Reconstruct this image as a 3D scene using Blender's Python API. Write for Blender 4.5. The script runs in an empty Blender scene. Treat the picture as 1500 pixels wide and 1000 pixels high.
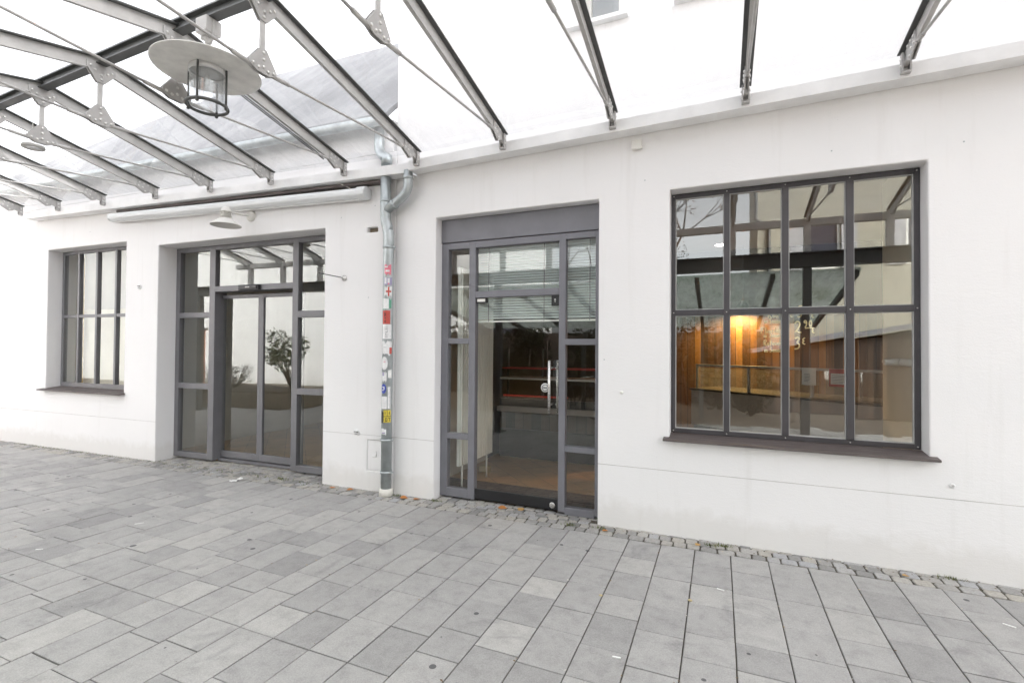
import bpy, bmesh, math, random
from mathutils import Matrix, Vector
random.seed(7)
C = bpy.context.scene.collection
scene = bpy.context.scene
R = math.radians

# ------------------------------------------------------------------ camera
YAW, PITCH, ROLL, HCAM = .4035, .0146, .0076, 1.7
fw = Vector((-math.sin(YAW)*math.cos(PITCH), math.cos(YAW)*math.cos(PITCH), math.sin(PITCH)))
rt = Vector((math.cos(YAW), math.sin(YAW), 0)); up = rt.cross(fw)
r2 = rt*math.cos(ROLL)+up*math.sin(ROLL); u2 = up*math.cos(ROLL)-rt*math.sin(ROLL)
cam = bpy.data.objects.new('camera', bpy.data.cameras.new('camera')); C.objects.link(cam)
cam.data.sensor_width = 36; cam.data.lens = 711.6/1500*36
cam.data.clip_start = .05; cam.data.clip_end = 2000
cam.matrix_world = Matrix(((r2.x, u2.x, -fw.x, 0), (r2.y, u2.y, -fw.y, 0), (r2.z, u2.z, -fw.z, HCAM), (0, 0, 0, 1)))
scene.camera = cam

# ------------------------------------------------------------------ sky, sun, exposure
SUN_EL, SUN_AZ = R(36), R(48)          # azimuth clockwise from +y
w = bpy.data.worlds.new('World'); scene.world = w; w.use_nodes = True
nt = w.node_tree; nt.nodes.clear()
sky = nt.nodes.new('ShaderNodeTexSky'); sky.sky_type = 'NISHITA'; sky.sun_disc = False
sky.sun_elevation = SUN_EL; sky.sun_rotation = SUN_AZ; sky.dust_density = 5; sky.air_density = 1
hs = nt.nodes.new('ShaderNodeHueSaturation'); hs.inputs['Saturation'].default_value = .12; hs.inputs['Value'].default_value = 1.35
bg = nt.nodes.new('ShaderNodeBackground'); bg.inputs['Strength'].default_value = .15
wo = nt.nodes.new('ShaderNodeOutputWorld')
nt.links.new(sky.outputs[0], hs.inputs['Color']); nt.links.new(hs.outputs[0], bg.inputs[0]); nt.links.new(bg.outputs[0], wo.inputs[0])
sl = bpy.data.lights.new('sun', 'SUN'); sl.energy = 1.1; sl.angle = R(22); sl.color = (1, .975, .95)
sun = bpy.data.objects.new('sun', sl); C.objects.link(sun)
sd = Vector((math.sin(SUN_AZ)*math.cos(SUN_EL), math.cos(SUN_AZ)*math.cos(SUN_EL), math.sin(SUN_EL)))
sun.rotation_euler = sd.to_track_quat('Z', 'Y').to_euler(); sun.location = sd*40
vs = scene.view_settings; vs.view_transform = 'Standard'; vs.look = 'None'; vs.gamma = 1; vs.use_curve_mapping = False
vs.exposure = 2.15
scene.cycles.max_bounces = 10; scene.cycles.transparent_max_bounces = 24; scene.cycles.diffuse_bounces = 5
scene.cycles.caustics_reflective = False; scene.cycles.caustics_refractive = False
scene.cycles.sample_clamp_indirect = 8

# ------------------------------------------------------------------ materials
class NT:
    def __init__(s, name):
        s.m = bpy.data.materials.new(name); s.m.use_nodes = True; s.t = s.m.node_tree
        s.b = s.t.nodes['Principled BSDF']; s.out = s.t.nodes['Material Output']
    def n(s, typ, **kw):
        x = s.t.nodes.new('ShaderNode'+typ)
        for k, v in kw.items():
            if k in x.bl_rna.properties and not k.startswith('i_'): setattr(x, k, v)
        return x
    def l(s, a, b): s.t.links.new(a, b)
    def co(s): return s.n('TexCoord').outputs['Object']
    def mapping(s, vec, scale=(1, 1, 1), rot=(0, 0, 0), loc=(0, 0, 0)):
        m = s.n('Mapping'); m.inputs['Scale'].default_value = scale; m.inputs['Rotation'].default_value = rot; m.inputs['Location'].default_value = loc
        s.l(vec, m.inputs[0]); return m.outputs[0]
    def noise(s, vec, scale, detail=4, rough=.55, dist=0):
        x = s.n('TexNoise'); x.inputs['Scale'].default_value = scale; x.inputs['Detail'].default_value = detail
        x.inputs['Roughness'].default_value = rough; x.inputs['Distortion'].default_value = dist
        if vec is not None: s.l(vec, x.inputs['Vector'])
        return x.outputs[0]
    def ramp(s, fac, stops):
        x = s.n('ValToRGB'); e = x.color_ramp.elements
        while len(e) < len(stops): e.new(.5)
        for i, (p, c) in enumerate(stops):
            e[i].position = p; e[i].color = (c, c, c, 1) if not isinstance(c, tuple) else (*c, 1)
        s.l(fac, x.inputs[0]); return x.outputs[0]
    def mix(s, fac, a, b, mode='MIX'):
        x = s.n('MixRGB'); x.blend_type = mode
        for v, i in ((fac, 0), (a, 1), (b, 2)):
            if isinstance(v, (int, float)): x.inputs[i].default_value = v if i == 0 else (v, v, v, 1)
            elif isinstance(v, tuple): x.inputs[i].default_value = (*v, 1)
            else: s.l(v, x.inputs[i])
        return x.outputs[0]
    def math(s, op, a, b=0.0, c=0.0):
        x = s.n('Math'); x.operation = op
        for v, i in ((a, 0), (b, 1), (c, 2)):
            if isinstance(v, (int, float)): x.inputs[i].default_value = v
            else: s.l(v, x.inputs[i])
        return x.outputs[0]
    def bump(s, h, strength, dist=.01, normal=None):
        x = s.n('Bump'); x.inputs['Strength'].default_value = strength; x.inputs['Distance'].default_value = dist
        s.l(h, x.inputs['Height'])
        if normal is not None: s.l(normal, x.inputs['Normal'])
        return x.outputs[0]
    def set(s, col=None, rough=None, metal=None, normal=None, spec=None):
        for k, v in (('Base Color', col), ('Roughness', rough), ('Metallic', metal), ('Normal', normal), ('Specular IOR Level', spec)):
            if v is None: continue
            if isinstance(v, tuple): s.b.inputs[k].default_value = (*v, 1)
            elif isinstance(v, (int, float)): s.b.inputs[k].default_value = v
            else: s.l(v, s.b.inputs[k])
        return s.m

def paint(name, col, rough=.45, metal=0., var=.12, scale=9, bump=.03):
    a = NT(name); o = a.co(); n = a.noise(o, scale, 5, .6); n2 = a.noise(o, scale*14, 3)
    c = a.mix(1, col, a.ramp(n, [(.3, 1-var), (.7, 1+var*.3)]), 'MULTIPLY')
    return a.set(c, a.math('MULTIPLY_ADD', n2, .2, rough-.1), metal, a.bump(n2, bump, .004))

def plaster(name, col):
    a = NT(name); o = a.co()
    big = a.noise(o, .7, 5, .6); mid = a.noise(o, 6, 6, .65, .4); fine = a.noise(o, 90, 4, .6)
    v = a.noise(a.mapping(o, (5, 5, .35)), 1.4, 5, .65)
    c = a.mix(a.ramp(big, [(.42, 0.), (.75, .35)]), col, tuple(x*.93 for x in col))
    c = a.mix(a.ramp(v, [(.56, 0.), (.8, .16)]), c, (.52, .50, .46))
    # splash dirt with a ragged upper edge close to the paving
    sep = a.n('SeparateXYZ'); a.l(o, sep.inputs[0])
    h = a.math('ADD', sep.outputs[2], a.math('MULTIPLY', mid, -.32))
    c = a.mix(a.ramp(h, [(-.0, .22), (.12, 0.)]), c, (.50, .47, .41))
    sp = a.ramp(a.noise(o, 22, 3, .7), [(.70, 0.), (.76, .22)])
    c = a.mix(sp, c, (.45, .43, .4))
    troweled = a.noise(a.mapping(o, (9, 9, 24)), 1, 5, .6, 1.2)
    hgt = a.mix(.35, a.mix(a.ramp(a.noise(o, 1.1, 3), [(.35, .85), (.65, .15)]), troweled, mid), fine)
    return a.set(c, .88, 0, a.bump(hgt, .33, .012), .25)

def window_glass(name, r0=.10, tint=(.93, .95, .94), wav=.0, dirt=0.0):
    a = NT(name); a.t.nodes.remove(a.b); o = a.co()
    g = a.n('NewGeometry'); dot = a.n('VectorMath'); dot.operation = 'DOT_PRODUCT'
    a.l(g.outputs['Incoming'], dot.inputs[0]); a.l(g.outputs['Normal'], dot.inputs[1])
    ca = a.math('ABSOLUTE', dot.outputs['Value'])
    fr = a.math('MULTIPLY_ADD', a.math('POWER', a.math('SUBTRACT', 1., ca), 4.2), 1-r0, r0)
    tr = a.n('BsdfTransparent'); tr.inputs[0].default_value = (*tint, 1)
    gl = a.n('BsdfGlossy'); gl.inputs['Roughness'].default_value = .004; gl.inputs[0].default_value = (.93, .96, .95, 1)
    if wav: a.l(a.bump(a.noise(o, 1.9, 2), wav, .02), gl.inputs['Normal'])
    mx = a.n('MixShader'); a.l(fr, mx.inputs[0]); a.l(tr.outputs[0], mx.inputs[1]); a.l(gl.outputs[0], mx.inputs[2])
    last = mx
    if dirt:
        df = a.n('BsdfTranslucent'); df.inputs[0].default_value = (.85, .86, .85, 1)
        d2 = a.n('BsdfDiffuse'); d2.inputs[0].default_value = (.7, .71, .7, 1)
        dm = a.n('MixShader'); dm.inputs[0].default_value = .3; a.l(df.outputs[0], dm.inputs[1]); a.l(d2.outputs[0], dm.inputs[2])
        st = a.noise(a.mapping(o, (7, 1.2, 7)), 1.5, 6, .65, .5); bl = a.noise(o, .9, 4, .55)
        k = a.math('MULTIPLY', a.ramp(a.mix(.5, st, bl), [(.36, .15), (.62, 1.)]), dirt)
        m2 = a.n('MixShader'); a.l(k, m2.inputs[0]); a.l(mx.outputs[0], m2.inputs[1]); a.l(dm.outputs[0], m2.inputs[2]); last = m2
    a.l(last.outputs[0], a.out.inputs[0]); return a.m

def emit(name, col, st):
    a = NT(name); a.set(col, .5); a.b.inputs['Emission Color'].default_value = (*col, 1); a.b.inputs['Emission Strength'].default_value = st
    return a.m

M = {}
M['plaster'] = plaster('white_plaster', (.84, .833, .835))
M['plaster_far'] = plaster('far_white_plaster', (.86, .85, .83))
M['cream_plaster'] = plaster('cream_plaster', (.40, .375, .30))
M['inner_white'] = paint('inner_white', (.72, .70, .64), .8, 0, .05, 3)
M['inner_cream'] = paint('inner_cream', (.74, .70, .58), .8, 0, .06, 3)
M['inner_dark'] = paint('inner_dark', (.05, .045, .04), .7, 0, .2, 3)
M['ceiling'] = paint('ceiling_grey', (.42, .42, .40), .8, 0, .08, 2)
M['frame_grey'] = paint('grey_frame_paint', (.185, .185, .207), .42, 0, .1, 5, .015)
M['frame_dark'] = paint('dark_frame_paint', (.062, .058, .064), .4, 0, .15, 6, .02)
M['frame_left'] = paint('mid_frame_paint', (.172, .17, .182), .42, 0, .1, 5, .015)
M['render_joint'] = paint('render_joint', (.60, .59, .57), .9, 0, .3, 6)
M['seal'] = paint('seal_light', (.5, .5, .49), .6, 0, .1)
M['black'] = paint('black_paint', (.018, .018, .02), .35, 0, .1)
M['steel_paint'] = paint('grey_steel_paint', (.54, .53, .515), .5, .0, .18, 7, .05)
M['steel_dark'] = paint('dark_steel_paint', (.095, .098, .096), .45, 0, .2, 7, .05)
M['plate_paint'] = paint('plate_paint', (.47, .46, .45), .5, .0, .15, 9, .05)
M['bolt'] = paint('zinc_bolt', (.72, .71, .69), .3, .6, .1)
M['gutter'] = paint('gutter_paint', (.86, .86, .86), .5, .0, .14, 3, .03)
M['zinc'] = paint('zinc_pipe', (.50, .54, .55), .38, .55, .25, 8, .05)
def _zinc_roof():
    a = NT('zinc_roof'); o = a.co(); n = a.noise(a.mapping(o, (3.5, .5, .5)), 1.2, 6, .65, .6); b = a.noise(o, .5, 4)
    return a.set(a.ramp(a.mix(.5, n, b), [(.3, (.14, .14, .15)), (.5, (.24, .24, .25)), (.7, (.40, .40, .41))]), .6, 0, a.bump(n, .1, .01))
M['zinc_roof'] = _zinc_roof()
M['dark_pane'] = paint('dark_pane', (.06, .06, .075), .15, 0, .1)
M['galv_roof'] = paint('shelter_roof', (.34, .36, .34), .35, .0, .2, 1.5, .05)
M['chrome'] = paint('brushed_steel', (.66, .65, .63), .28, .9, .05)
M['white_metal'] = paint('white_enamel', (.78, .77, .73), .35, 0, .06, 6)
M['lamp_white'] = paint('lamp_disc', (.88, .865, .83), .5, 0, .18, 8)
M['awning'] = paint('awning_white', (.76, .78, .79), .4, 0, .06, 3)
M['blind'] = paint('blind_slat', (.78, .86, .87), .45, 0, .04)
M['radiator'] = paint('radiator_white', (.86, .86, .80), .4, 0, .04)
M['paper'] = paint('paper', (.82, .82, .80), .7, 0, .05)
M['paper_red'] = paint('red_print', (.45, .05, .05), .6)
M['paper_ink'] = paint('grey_print', (.2, .2, .22), .7)
M['sill'] = None
M['glass'] = window_glass('window_glass', .19, (.90, .92, .90), .012)
M['glass_door'] = window_glass('door_glass', .11, (.96, .97, .96), .008)
M['glass_left'] = window_glass('left_door_glass', .16, (.86, .88, .86), .012)
M['glass_small'] = window_glass('small_window_glass', .08, (.92, .93, .91), .012)
M['glass_canopy'] = window_glass('canopy_glass', .05, (.94, .935, .945), 0, .22)
M['glass_lamp'] = window_glass('lamp_glass', .14, (.84, .85, .86), 0, .22)
M['shelter_glass'] = window_glass('shelter_glass', .06, (.62, .68, .62), 0, .7)
M['moss'] = paint('moss', (.10, .11, .035), .9, 0, .4, 30)

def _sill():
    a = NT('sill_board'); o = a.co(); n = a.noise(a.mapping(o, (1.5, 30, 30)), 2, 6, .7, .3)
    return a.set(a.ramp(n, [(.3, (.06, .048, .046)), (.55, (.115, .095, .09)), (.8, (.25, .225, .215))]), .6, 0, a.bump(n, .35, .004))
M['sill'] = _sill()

def _slab():
    a = NT('paving_slab'); o = a.co()
    t = a.n('Attribute'); t.attribute_name = 'tone'; tone = t.outputs['Fac']
    grain = a.noise(o, 120, 5, .8); blot = a.noise(o, 8, 9, .74, .2); big = a.noise(o, .45, 4, .6)
    c = a.ramp(tone, [(0., (.315, .308, .302)), (.45, (.410, .400, .388)), (1., (.50, .485, .46))])
    c = a.mix(1, c, a.ramp(blot, [(.3, .78), (.5, .98), (.72, 1.10)]), 'MULTIPLY')
    c = a.mix(1, c, a.ramp(big, [(.3, .88), (.7, 1.06)]), 'MULTIPLY')
    c = a.mix(1, c, a.ramp(grain, [(.28, .72), (.72, 1.22)]), 'MULTIPLY')
    st = a.ramp(a.noise(o, 2.3, 5, .7, .8), [(.57, 0.), (.72, .5)]); c = a.mix(st, c, (.17, .168, .17))
    pale = a.ramp(a.noise(a.mapping(o, loc=(5, 9, 0)), 14, 4, .7), [(.66, 0.), (.75, .3)]); c = a.mix(pale, c, (.52, .51, .48))
    # trodden-in chewing gum: small dark round spots, in some cells only
    vo = a.n('TexVoronoi'); vo.inputs['Scale'].default_value = 5.2; vo.inputs['Randomness'].default_value = 1
    dn = a.mix(.03, a.mapping(o, (1, 1, 0)), a.n('TexNoise').outputs[1]); a.l(dn, vo.inputs['Vector'])
    sc = a.n('SeparateColor'); a.l(vo.outputs['Color'], sc.inputs[0])
    rad = a.math('MULTIPLY', a.math('MAXIMUM', a.math('SUBTRACT', sc.outputs[0], .35), 0.), .20)
    g = a.math('LESS_THAN', vo.outputs['Distance'], rad)
    c = a.mix(a.math('MULTIPLY', g, .8), c, (.055, .055, .06))
    h = a.mix(.5, grain, blot)
    return a.set(c, a.math('MULTIPLY_ADD', blot, .25, .62), 0, a.bump(h, .22, .004), .3)
M['slab'] = _slab()
def _sett():
    a = NT('granite_sett'); o = a.co()
    t = a.n('Attribute'); t.attribute_name = 'tone'; tone = t.outputs['Fac']
    n = a.noise(o, 60, 5, .7); b = a.noise(o, 14, 4)
    c = a.ramp(tone, [(0., (.25, .247, .24)), (.35, (.36, .35, .335)), (.7, (.44, .415, .37)), (1., (.40, .40, .41))])
    c = a.mix(1, c, a.ramp(n, [(.3, .75), (.7, 1.15)]), 'MULTIPLY'); c = a.mix(a.ramp(b, [(.55, 0.), (.7, .3)]), c, (.16, .14, .10))
    return a.set(c, .75, 0, a.bump(n, .5, .006), .3)
M['sett'] = _sett()
def _sand():
    a = NT('joint_sand'); o = a.co(); n = a.noise(o, 40, 5, .7); b = a.noise(o, 1.6, 4)
    c = a.ramp(n, [(.3, (.05, .044, .037)), (.6, (.11, .096, .076)), (.8, (.24, .2, .15))])
    c = a.mix(a.ramp(b, [(.5, 0.), (.7, .5)]), c, (.075, .07, .035))
    return a.set(c, .95, 0, a.bump(n, .5, .01))
M['sand'] = _sand()
def _ground():
    a = NT('far_paving'); o = a.co()
    br = a.n('TexBrick'); br.inputs['Scale'].default_value = 1; br.inputs['Mortar Size'].default_value = .006
    br.inputs['Brick Width'].default_value = .37; br.inputs['Row Height'].default_value = .2765
    br.inputs['Color1'].default_value = (.10, .078, .055, 1); br.inputs['Color2'].default_value = (.15, .12, .088, 1); br.inputs['Mortar'].default_value = (.06, .055, .05, 1)
    a.l(a.mapping(o, rot=(0, 0, R(90))), br.inputs['Vector'])
    n = a.noise(o, 4, 6, .65)
    return a.set(a.mix(1, br.outputs[0], a.ramp(n, [(.3, .75), (.7, 1.1)]), 'MULTIPLY'), .8, 0, a.bump(n, .2, .01))
M['ground'] = _ground()
def _brick(name, c1, c2, mort, sc=1., rot=(R(90), 0, 0), w_=.25, h_=.075, ms=.008):
    a = NT(name); o = a.co(); br = a.n('TexBrick'); br.inputs['Scale'].default_value = sc
    br.inputs['Brick Width'].default_value = w_; br.inputs['Row Height'].default_value = h_; br.inputs['Mortar Size'].default_value = ms
    br.inputs['Color1'].default_value = (*c1, 1); br.inputs['Color2'].default_value = (*c2, 1); br.inputs['Mortar'].default_value = (*mort, 1)
    a.l(a.mapping(o, rot=rot), br.inputs['Vector']); n = a.noise(o, 7, 5, .65)
    c = a.mix(1, br.outputs[0], a.ramp(n, [(.3, .6), (.7, 1.2)]), 'MULTIPLY')
    return a.set(c, .75, 0, a.bump(br.outputs[1], -.4, .01))
M['brick'] = _brick('red_brick', (.50, .20, .11), (.38, .16, .10), (.55, .48, .4))
M['mat_brick'] = _brick('entrance_brick', (.09, .06, .05), (.14, .10, .085), (.05, .045, .04), 1, (0, 0, 0), .2, .065, .008)
def _tile():
    a = NT('floor_tile'); o = a.co(); br = a.n('TexBrick'); br.inputs['Scale'].default_value = 1
    br.offset = 0
    br.inputs['Brick Width'].default_value = .3; br.inputs['Row Height'].default_value = .3; br.inputs['Mortar Size'].default_value = .005
    br.inputs['Color1'].default_value = (.34, .23, .12, 1); br.inputs['Color2'].default_value = (.48, .29, .14, 1); br.inputs['Mortar'].default_value = (.10, .08, .06, 1)
    a.l(a.mapping(o, rot=(0, 0, R(45))), br.inputs['Vector']); n = a.noise(o, 3, 5, .7, .6)
    c = a.mix(a.ramp(n, [(.35, 0.), (.7, .8)]), br.outputs[0], (.60, .39, .19))
    return a.set(c, .3, 0, a.bump(br.outputs[1], -.2, .004))
M['tile'] = _tile()
def _boards(name, cols, sc=9, axis=0):
    a = NT(name); o = a.co()
    s = [.05, .05, .05]; s = (sc, sc, .06)
    sep = a.n('SeparateXYZ'); a.l(o, sep.inputs[0])
    u = a.math('MULTIPLY', a.math('ADD', sep.outputs[0], sep.outputs[1]), sc)
    fl = a.math('FLOOR', u); wn = a.n('TexWhiteNoise'); wn.noise_dimensions = '1D'; a.l(fl, wn.inputs['W'])
    g = a.noise(a.mapping(o, (28, 28, 1.2)), 1, 6, .7, .5)
    c = a.ramp(a.mix(.45, wn.outputs['Value'], g), [(.25, cols[0]), (.5, cols[1]), (.75, cols[2])])
    fr = a.math('FRACT', u); ed = a.math('LESS_THAN', a.math('ABSOLUTE', a.math('SUBTRACT', fr, .5)), .46)
    c = a.mix(ed, (.012, .008, .005), c)
    return a.set(c, .55, 0, a.bump(ed, .4, .01))
M['wood_wall'] = _boards('wood_cladding', ((.030, .016, .008), (.115, .056, .019), (.25, .135, .042)))
M['shed_wood'] = _boards('shed_boards', ((.022, .014, .009), (.05, .03, .018), (.085, .05, .028)), 7)
M['pale_wood'] = paint('pale_wood', (.55, .45, .25), .6, 0, .15, 4)
M['bark'] = paint('bark', (.07, .05, .038), .9, 0, .4, 12, .4)
def leafmat(name, c1, c2):
    a = NT(name); i = a.n('ObjectInfo'); g = a.n('NewGeometry'); wn = g.outputs['Random Per Island']
    c = a.ramp(wn, [(0., c1), (1., c2)]); return a.set(c, .6)
M['leaf_green'] = leafmat('shrub_leaf', (.055, .095, .025), (.16, .21, .06))
M['leaf_grey'] = leafmat('lavender_leaf', (.07, .07, .06), (.14, .13, .12))
M['leaf_dark'] = leafmat('hedge_leaf', (.012, .02, .008), (.05, .05, .022))
M['leaf_rust'] = leafmat('rust_leaf', (.10, .035, .015), (.22, .09, .04))
M['dead_leaf'] = leafmat('fallen_leaf', (.38, .10, .03), (.46, .22, .05))
M['dead_leaf_pale'] = paint('pale_fallen_leaf', (.50, .30, .10), .7)
M['stone'] = paint('planter_stone', (.20, .165, .12), .9, 0, .5, 7, .4)
M['soil'] = paint('soil', (.06, .045, .03), .95, 0, .3, 12, .3)
M['fabric_red'] = emit('red_tube', (.4, .04, .025), .05)
M['chalk'] = paint('cream_lettering', (.95, .74, .38), .7, 0, .05)
M['curtain'] = paint('curtain_beige', (.62, .59, .52), .85, 0, .06, 4)
M['curtain_grey'] = paint('screen_grey', (.42, .41, .41), .85, 0, .06, 4)
M['yellow_board'] = paint('ochre_board', (.55, .34, .07), .7, 0, .1, 4)
for nm, c in dict(s_red=(.55, .09, .07), s_white=(.80, .80, .80), s_pink=(.75, .22, .28), s_blue=(.06, .09, .42), s_yellow=(.72, .58, .07), s_black=(.02, .02, .02), s_green=(.12, .36, .25), s_grey=(.42, .42, .45), s_violet=(.36, .33, .5)).items():
    M[nm] = paint('sticker_'+nm[2:], c, .5, 0, .15, 40)
M['amber'] = emit('amber_bulb', (1., .45, .10), 12)

# ------------------------------------------------------------------ mesh helpers
class MB:
    def __init__(s): s.bm = bmesh.new(); s.tone = None
    def face(s, pts):
        try: return s.bm.faces.new([s.bm.verts.new(p) for p in pts])
        except ValueError: return None
    def box(s, x0, x1, y0, y1, z0, z1, mat=None):
        v = [Vector((x, y, z)) for x in (x0, x1) for y in (y0, y1) for z in (z0, z1)]
        if mat is not None: v = [mat @ p for p in v]
        v = [s.bm.verts.new(p) for p in v]
        for f in ((0, 1, 3, 2), (4, 6, 7, 5), (0, 4, 5, 1), (2, 3, 7, 6), (0, 2, 6, 4), (1, 5, 7, 3)): s.bm.faces.new([v[i] for i in f])
        return s
    def prism(s, pts, d):            # closed polygon of 3-D points, extruded by vector d
        d = Vector(d); a = [s.bm.verts.new(Vector(p)) for p in pts]; b = [s.bm.verts.new(Vector(p)+d) for p in pts]
        s.bm.faces.new(a[::-1]); s.bm.faces.new(b); n = len(a)
        for i in range(n): s.bm.faces.new((a[i], a[(i+1) % n], b[(i+1) % n], b[i]))
        return s
    def tube(s, path, r, seg=12, cap=True, smooth=True):
        path = [Vector(p) for p in path]; rs = r if isinstance(r, (list, tuple)) else [r]*len(path)
        rings = []; ref = None
        for i, p in enumerate(path):
            t = (path[min(i+1, len(path)-1)]-path[max(i-1, 0)]).normalized()
            if ref is None:
                ref = t.orthogonal().normalized()
            ref = (ref-t*ref.dot(t)).normalized(); q = t.cross(ref)
            rings.append([s.bm.verts.new(p+(ref*math.cos(2*math.pi*k/seg)+q*math.sin(2*math.pi*k/seg))*rs[i]) for k in range(seg)])
        for a, b in zip(rings, rings[1:]):
            for k in range(seg):
                f = s.bm.faces.new((a[k], a[(k+1) % seg], b[(k+1) % seg], b[k])); f.smooth = smooth
        if cap:
            s.bm.faces.new(rings[0][::-1]); s.bm.faces.new(rings[-1])
        return s
    def lathe(s, prof, c=(0, 0, 0), axis=(0, 0, 1), seg=32, smooth=True):   # prof: (radius, height)
        ax = Vector(axis).normalized(); e = ax.orthogonal().normalized(); q = ax.cross(e); c = Vector(c); rings = []
        for r, h in prof:
            if r < 1e-6: rings.append([s.bm.verts.new(c+ax*h)])
            else: rings.append([s.bm.verts.new(c+ax*h+(e*math.cos(2*math.pi*k/seg)+q*math.sin(2*math.pi*k/seg))*r) for k in range(seg)])
        for a, b in zip(rings, rings[1:]):
            for k in range(seg):
                k2 = (k+1) % seg
                if len(a) == 1 and len(b) == 1: continue
                vv = (a[0], b[k2], b[k]) if len(a) == 1 else (a[k], a[k2], b[0]) if len(b) == 1 else (a[k], a[k2], b[k2], b[k])
                f = s.bm.faces.new(vv); f.smooth = smooth
        return s
    def bolt(s, c, axis, r=.0125, h=.010):
        s.bm.faces.ensure_lookup_table(); n0 = len(s.bm.faces)
        s.lathe([(r, 0), (r*.95, h*.5), (r*.6, h*.9), (0, h)], c, axis, 8)
        s.bm.faces.ensure_lookup_table()
        for f in s.bm.faces[n0:]: f.material_index = 1
        return s
    def build(s, name, mat, parent=None, bevel=0., segs=2, recalc=True):
        if recalc: bmesh.ops.recalc_face_normals(s.bm, faces=s.bm.faces)
        me = bpy.data.meshes.new(name); s.bm.to_mesh(me); s.bm.free()
        if s.tone:
            at = me.attributes.new('tone', 'FLOAT', 'FACE'); at.data.foreach_set('value', s.tone)
        o = bpy.data.objects.new(name, me); C.objects.link(o); [o.data.materials.append(q_) for q_ in (mat if isinstance(mat, (list, tuple)) else [mat])]
        if parent is not None: o.parent = parent
        if bevel:
            b = o.modifiers.new('bevel', 'BEVEL'); b.width = bevel; b.segments = segs; b.limit_method = 'ANGLE'; b.angle_limit = R(40)
            b.harden_normals = False
        return o

def tag(o, label=None, cat=None, group=None, kind=None):
    for k, v in (('label', label), ('category', cat), ('group', group), ('kind', kind)):
        if v: o[k] = v
    return o
def thing(name, label, cat, loc=(0, 0, 0), rz=0, group=None):
    o = bpy.data.objects.new(name, None); C.objects.link(o); o.location = loc; o.rotation_euler = (0, 0, rz)
    o.empty_display_size = .2
    return tag(o, label, cat, group)
def copy_tree(o, parent=None):
    c = o.copy(); C.objects.link(c)
    if parent is not None: c.parent = parent
    for ch in list(o.children): copy_tree(ch, c)
    return c

# the two wings of the facade: the right one along y = 4.70, the left one turned by 2.1 degrees at the downpipe
ALPHA = R(2.1)
ORG_R, ORG_L = (0, 4.70, 0), (-3.5, 4.70, 0)
def LW(u, d=0., z=0.):          # left-wing coordinates to world
    return Vector((-3.5+u*math.cos(ALPHA)-d*math.sin(ALPHA), 4.70+u*math.sin(ALPHA)+d*math.cos(ALPHA), z))
def wally(x):                    # facade line in world
    return 4.70 if x > -3.5 else 4.70+(x+3.5)*math.tan(ALPHA)

# ------------------------------------------------------------------ ground, paving, setts
g = MB()
g.box(-70, 60, -70, 60, -1.5, -.016); tag(g.build('ground', M['ground']), kind='structure')
g = MB(); g.face([(-15, -2.2, -.010), (8, -2.2, -.010), (8, 4.86, -.010), (-15, 4.86, -.010)]); tag(g.build('joint_bed', M['sand']), kind='structure')

def slab(mb, x0, x1, y0, y1, t, zj, b=.004):
    rx, ry = random.uniform(-.0015, .0015), random.uniform(-.0015, .0015)
    def z(x, y): return zj+(x-x0)/.3*rx+(y-y0)/.4*ry
    top = [(x0+b, y0+b), (x1-b, y0+b), (x1-b, y1-b), (x0+b, y1-b)]; rim = [(x0, y0), (x1, y0), (x1, y1), (x0, y1)]
    a = [mb.bm.verts.new((x, y, z(x, y))) for x, y in top]; c = [mb.bm.verts.new((x, y, z(x, y)-b*.7)) for x, y in rim]; d = [mb.bm.verts.new((x, y, -.012)) for x, y in rim]
    mb.bm.faces.new(a); mb.tone.append(t)
    for i in range(4):
        j = (i+1) % 4
        mb.bm.faces.new((a[j], a[i], c[i], c[j])); mb.tone.append(t*.95); mb.bm.faces.new((c[j], c[i], d[i], d[j])); mb.tone.append(0)
mb = MB(); mb.tone = []
k = -55
x = .087-.2765*54
while x < 7.5:
    x1 = x+.2765; xm = (x+x1)/2
    ytop = 4.445 if xm > -3.5 else 4.45+(xm+3.5)*math.tan(ALPHA)
    y = ytop-random.choice([0, 0, 0, .13, .2])*0
    longfirst = random.random() < .5; cut = 2.095
    while y > -2.1:
        ln = random.choice([.37, .37, .37, .46]) if longfirst else random.choice([.262, .262, .3])
        longfirst = not longfirst
        if xm < -1.5 and y > cut+.02 and y-ln < cut+.2: ln = y-cut
        y0 = y-ln
        t = min(1, max(0, random.gauss(.45, .15))); t = t if random.random() > .06 else t*.5
        slab(mb, x+.0026+random.uniform(0, .002), x1-.0026-random.uniform(0, .002), y0+.0024, y-.0018-random.uniform(0, .0024), t, random.uniform(-.002, .0015))
        y = y0
    x = x1
tag(mb.build('pavement', M['slab']), kind='structure')

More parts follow.
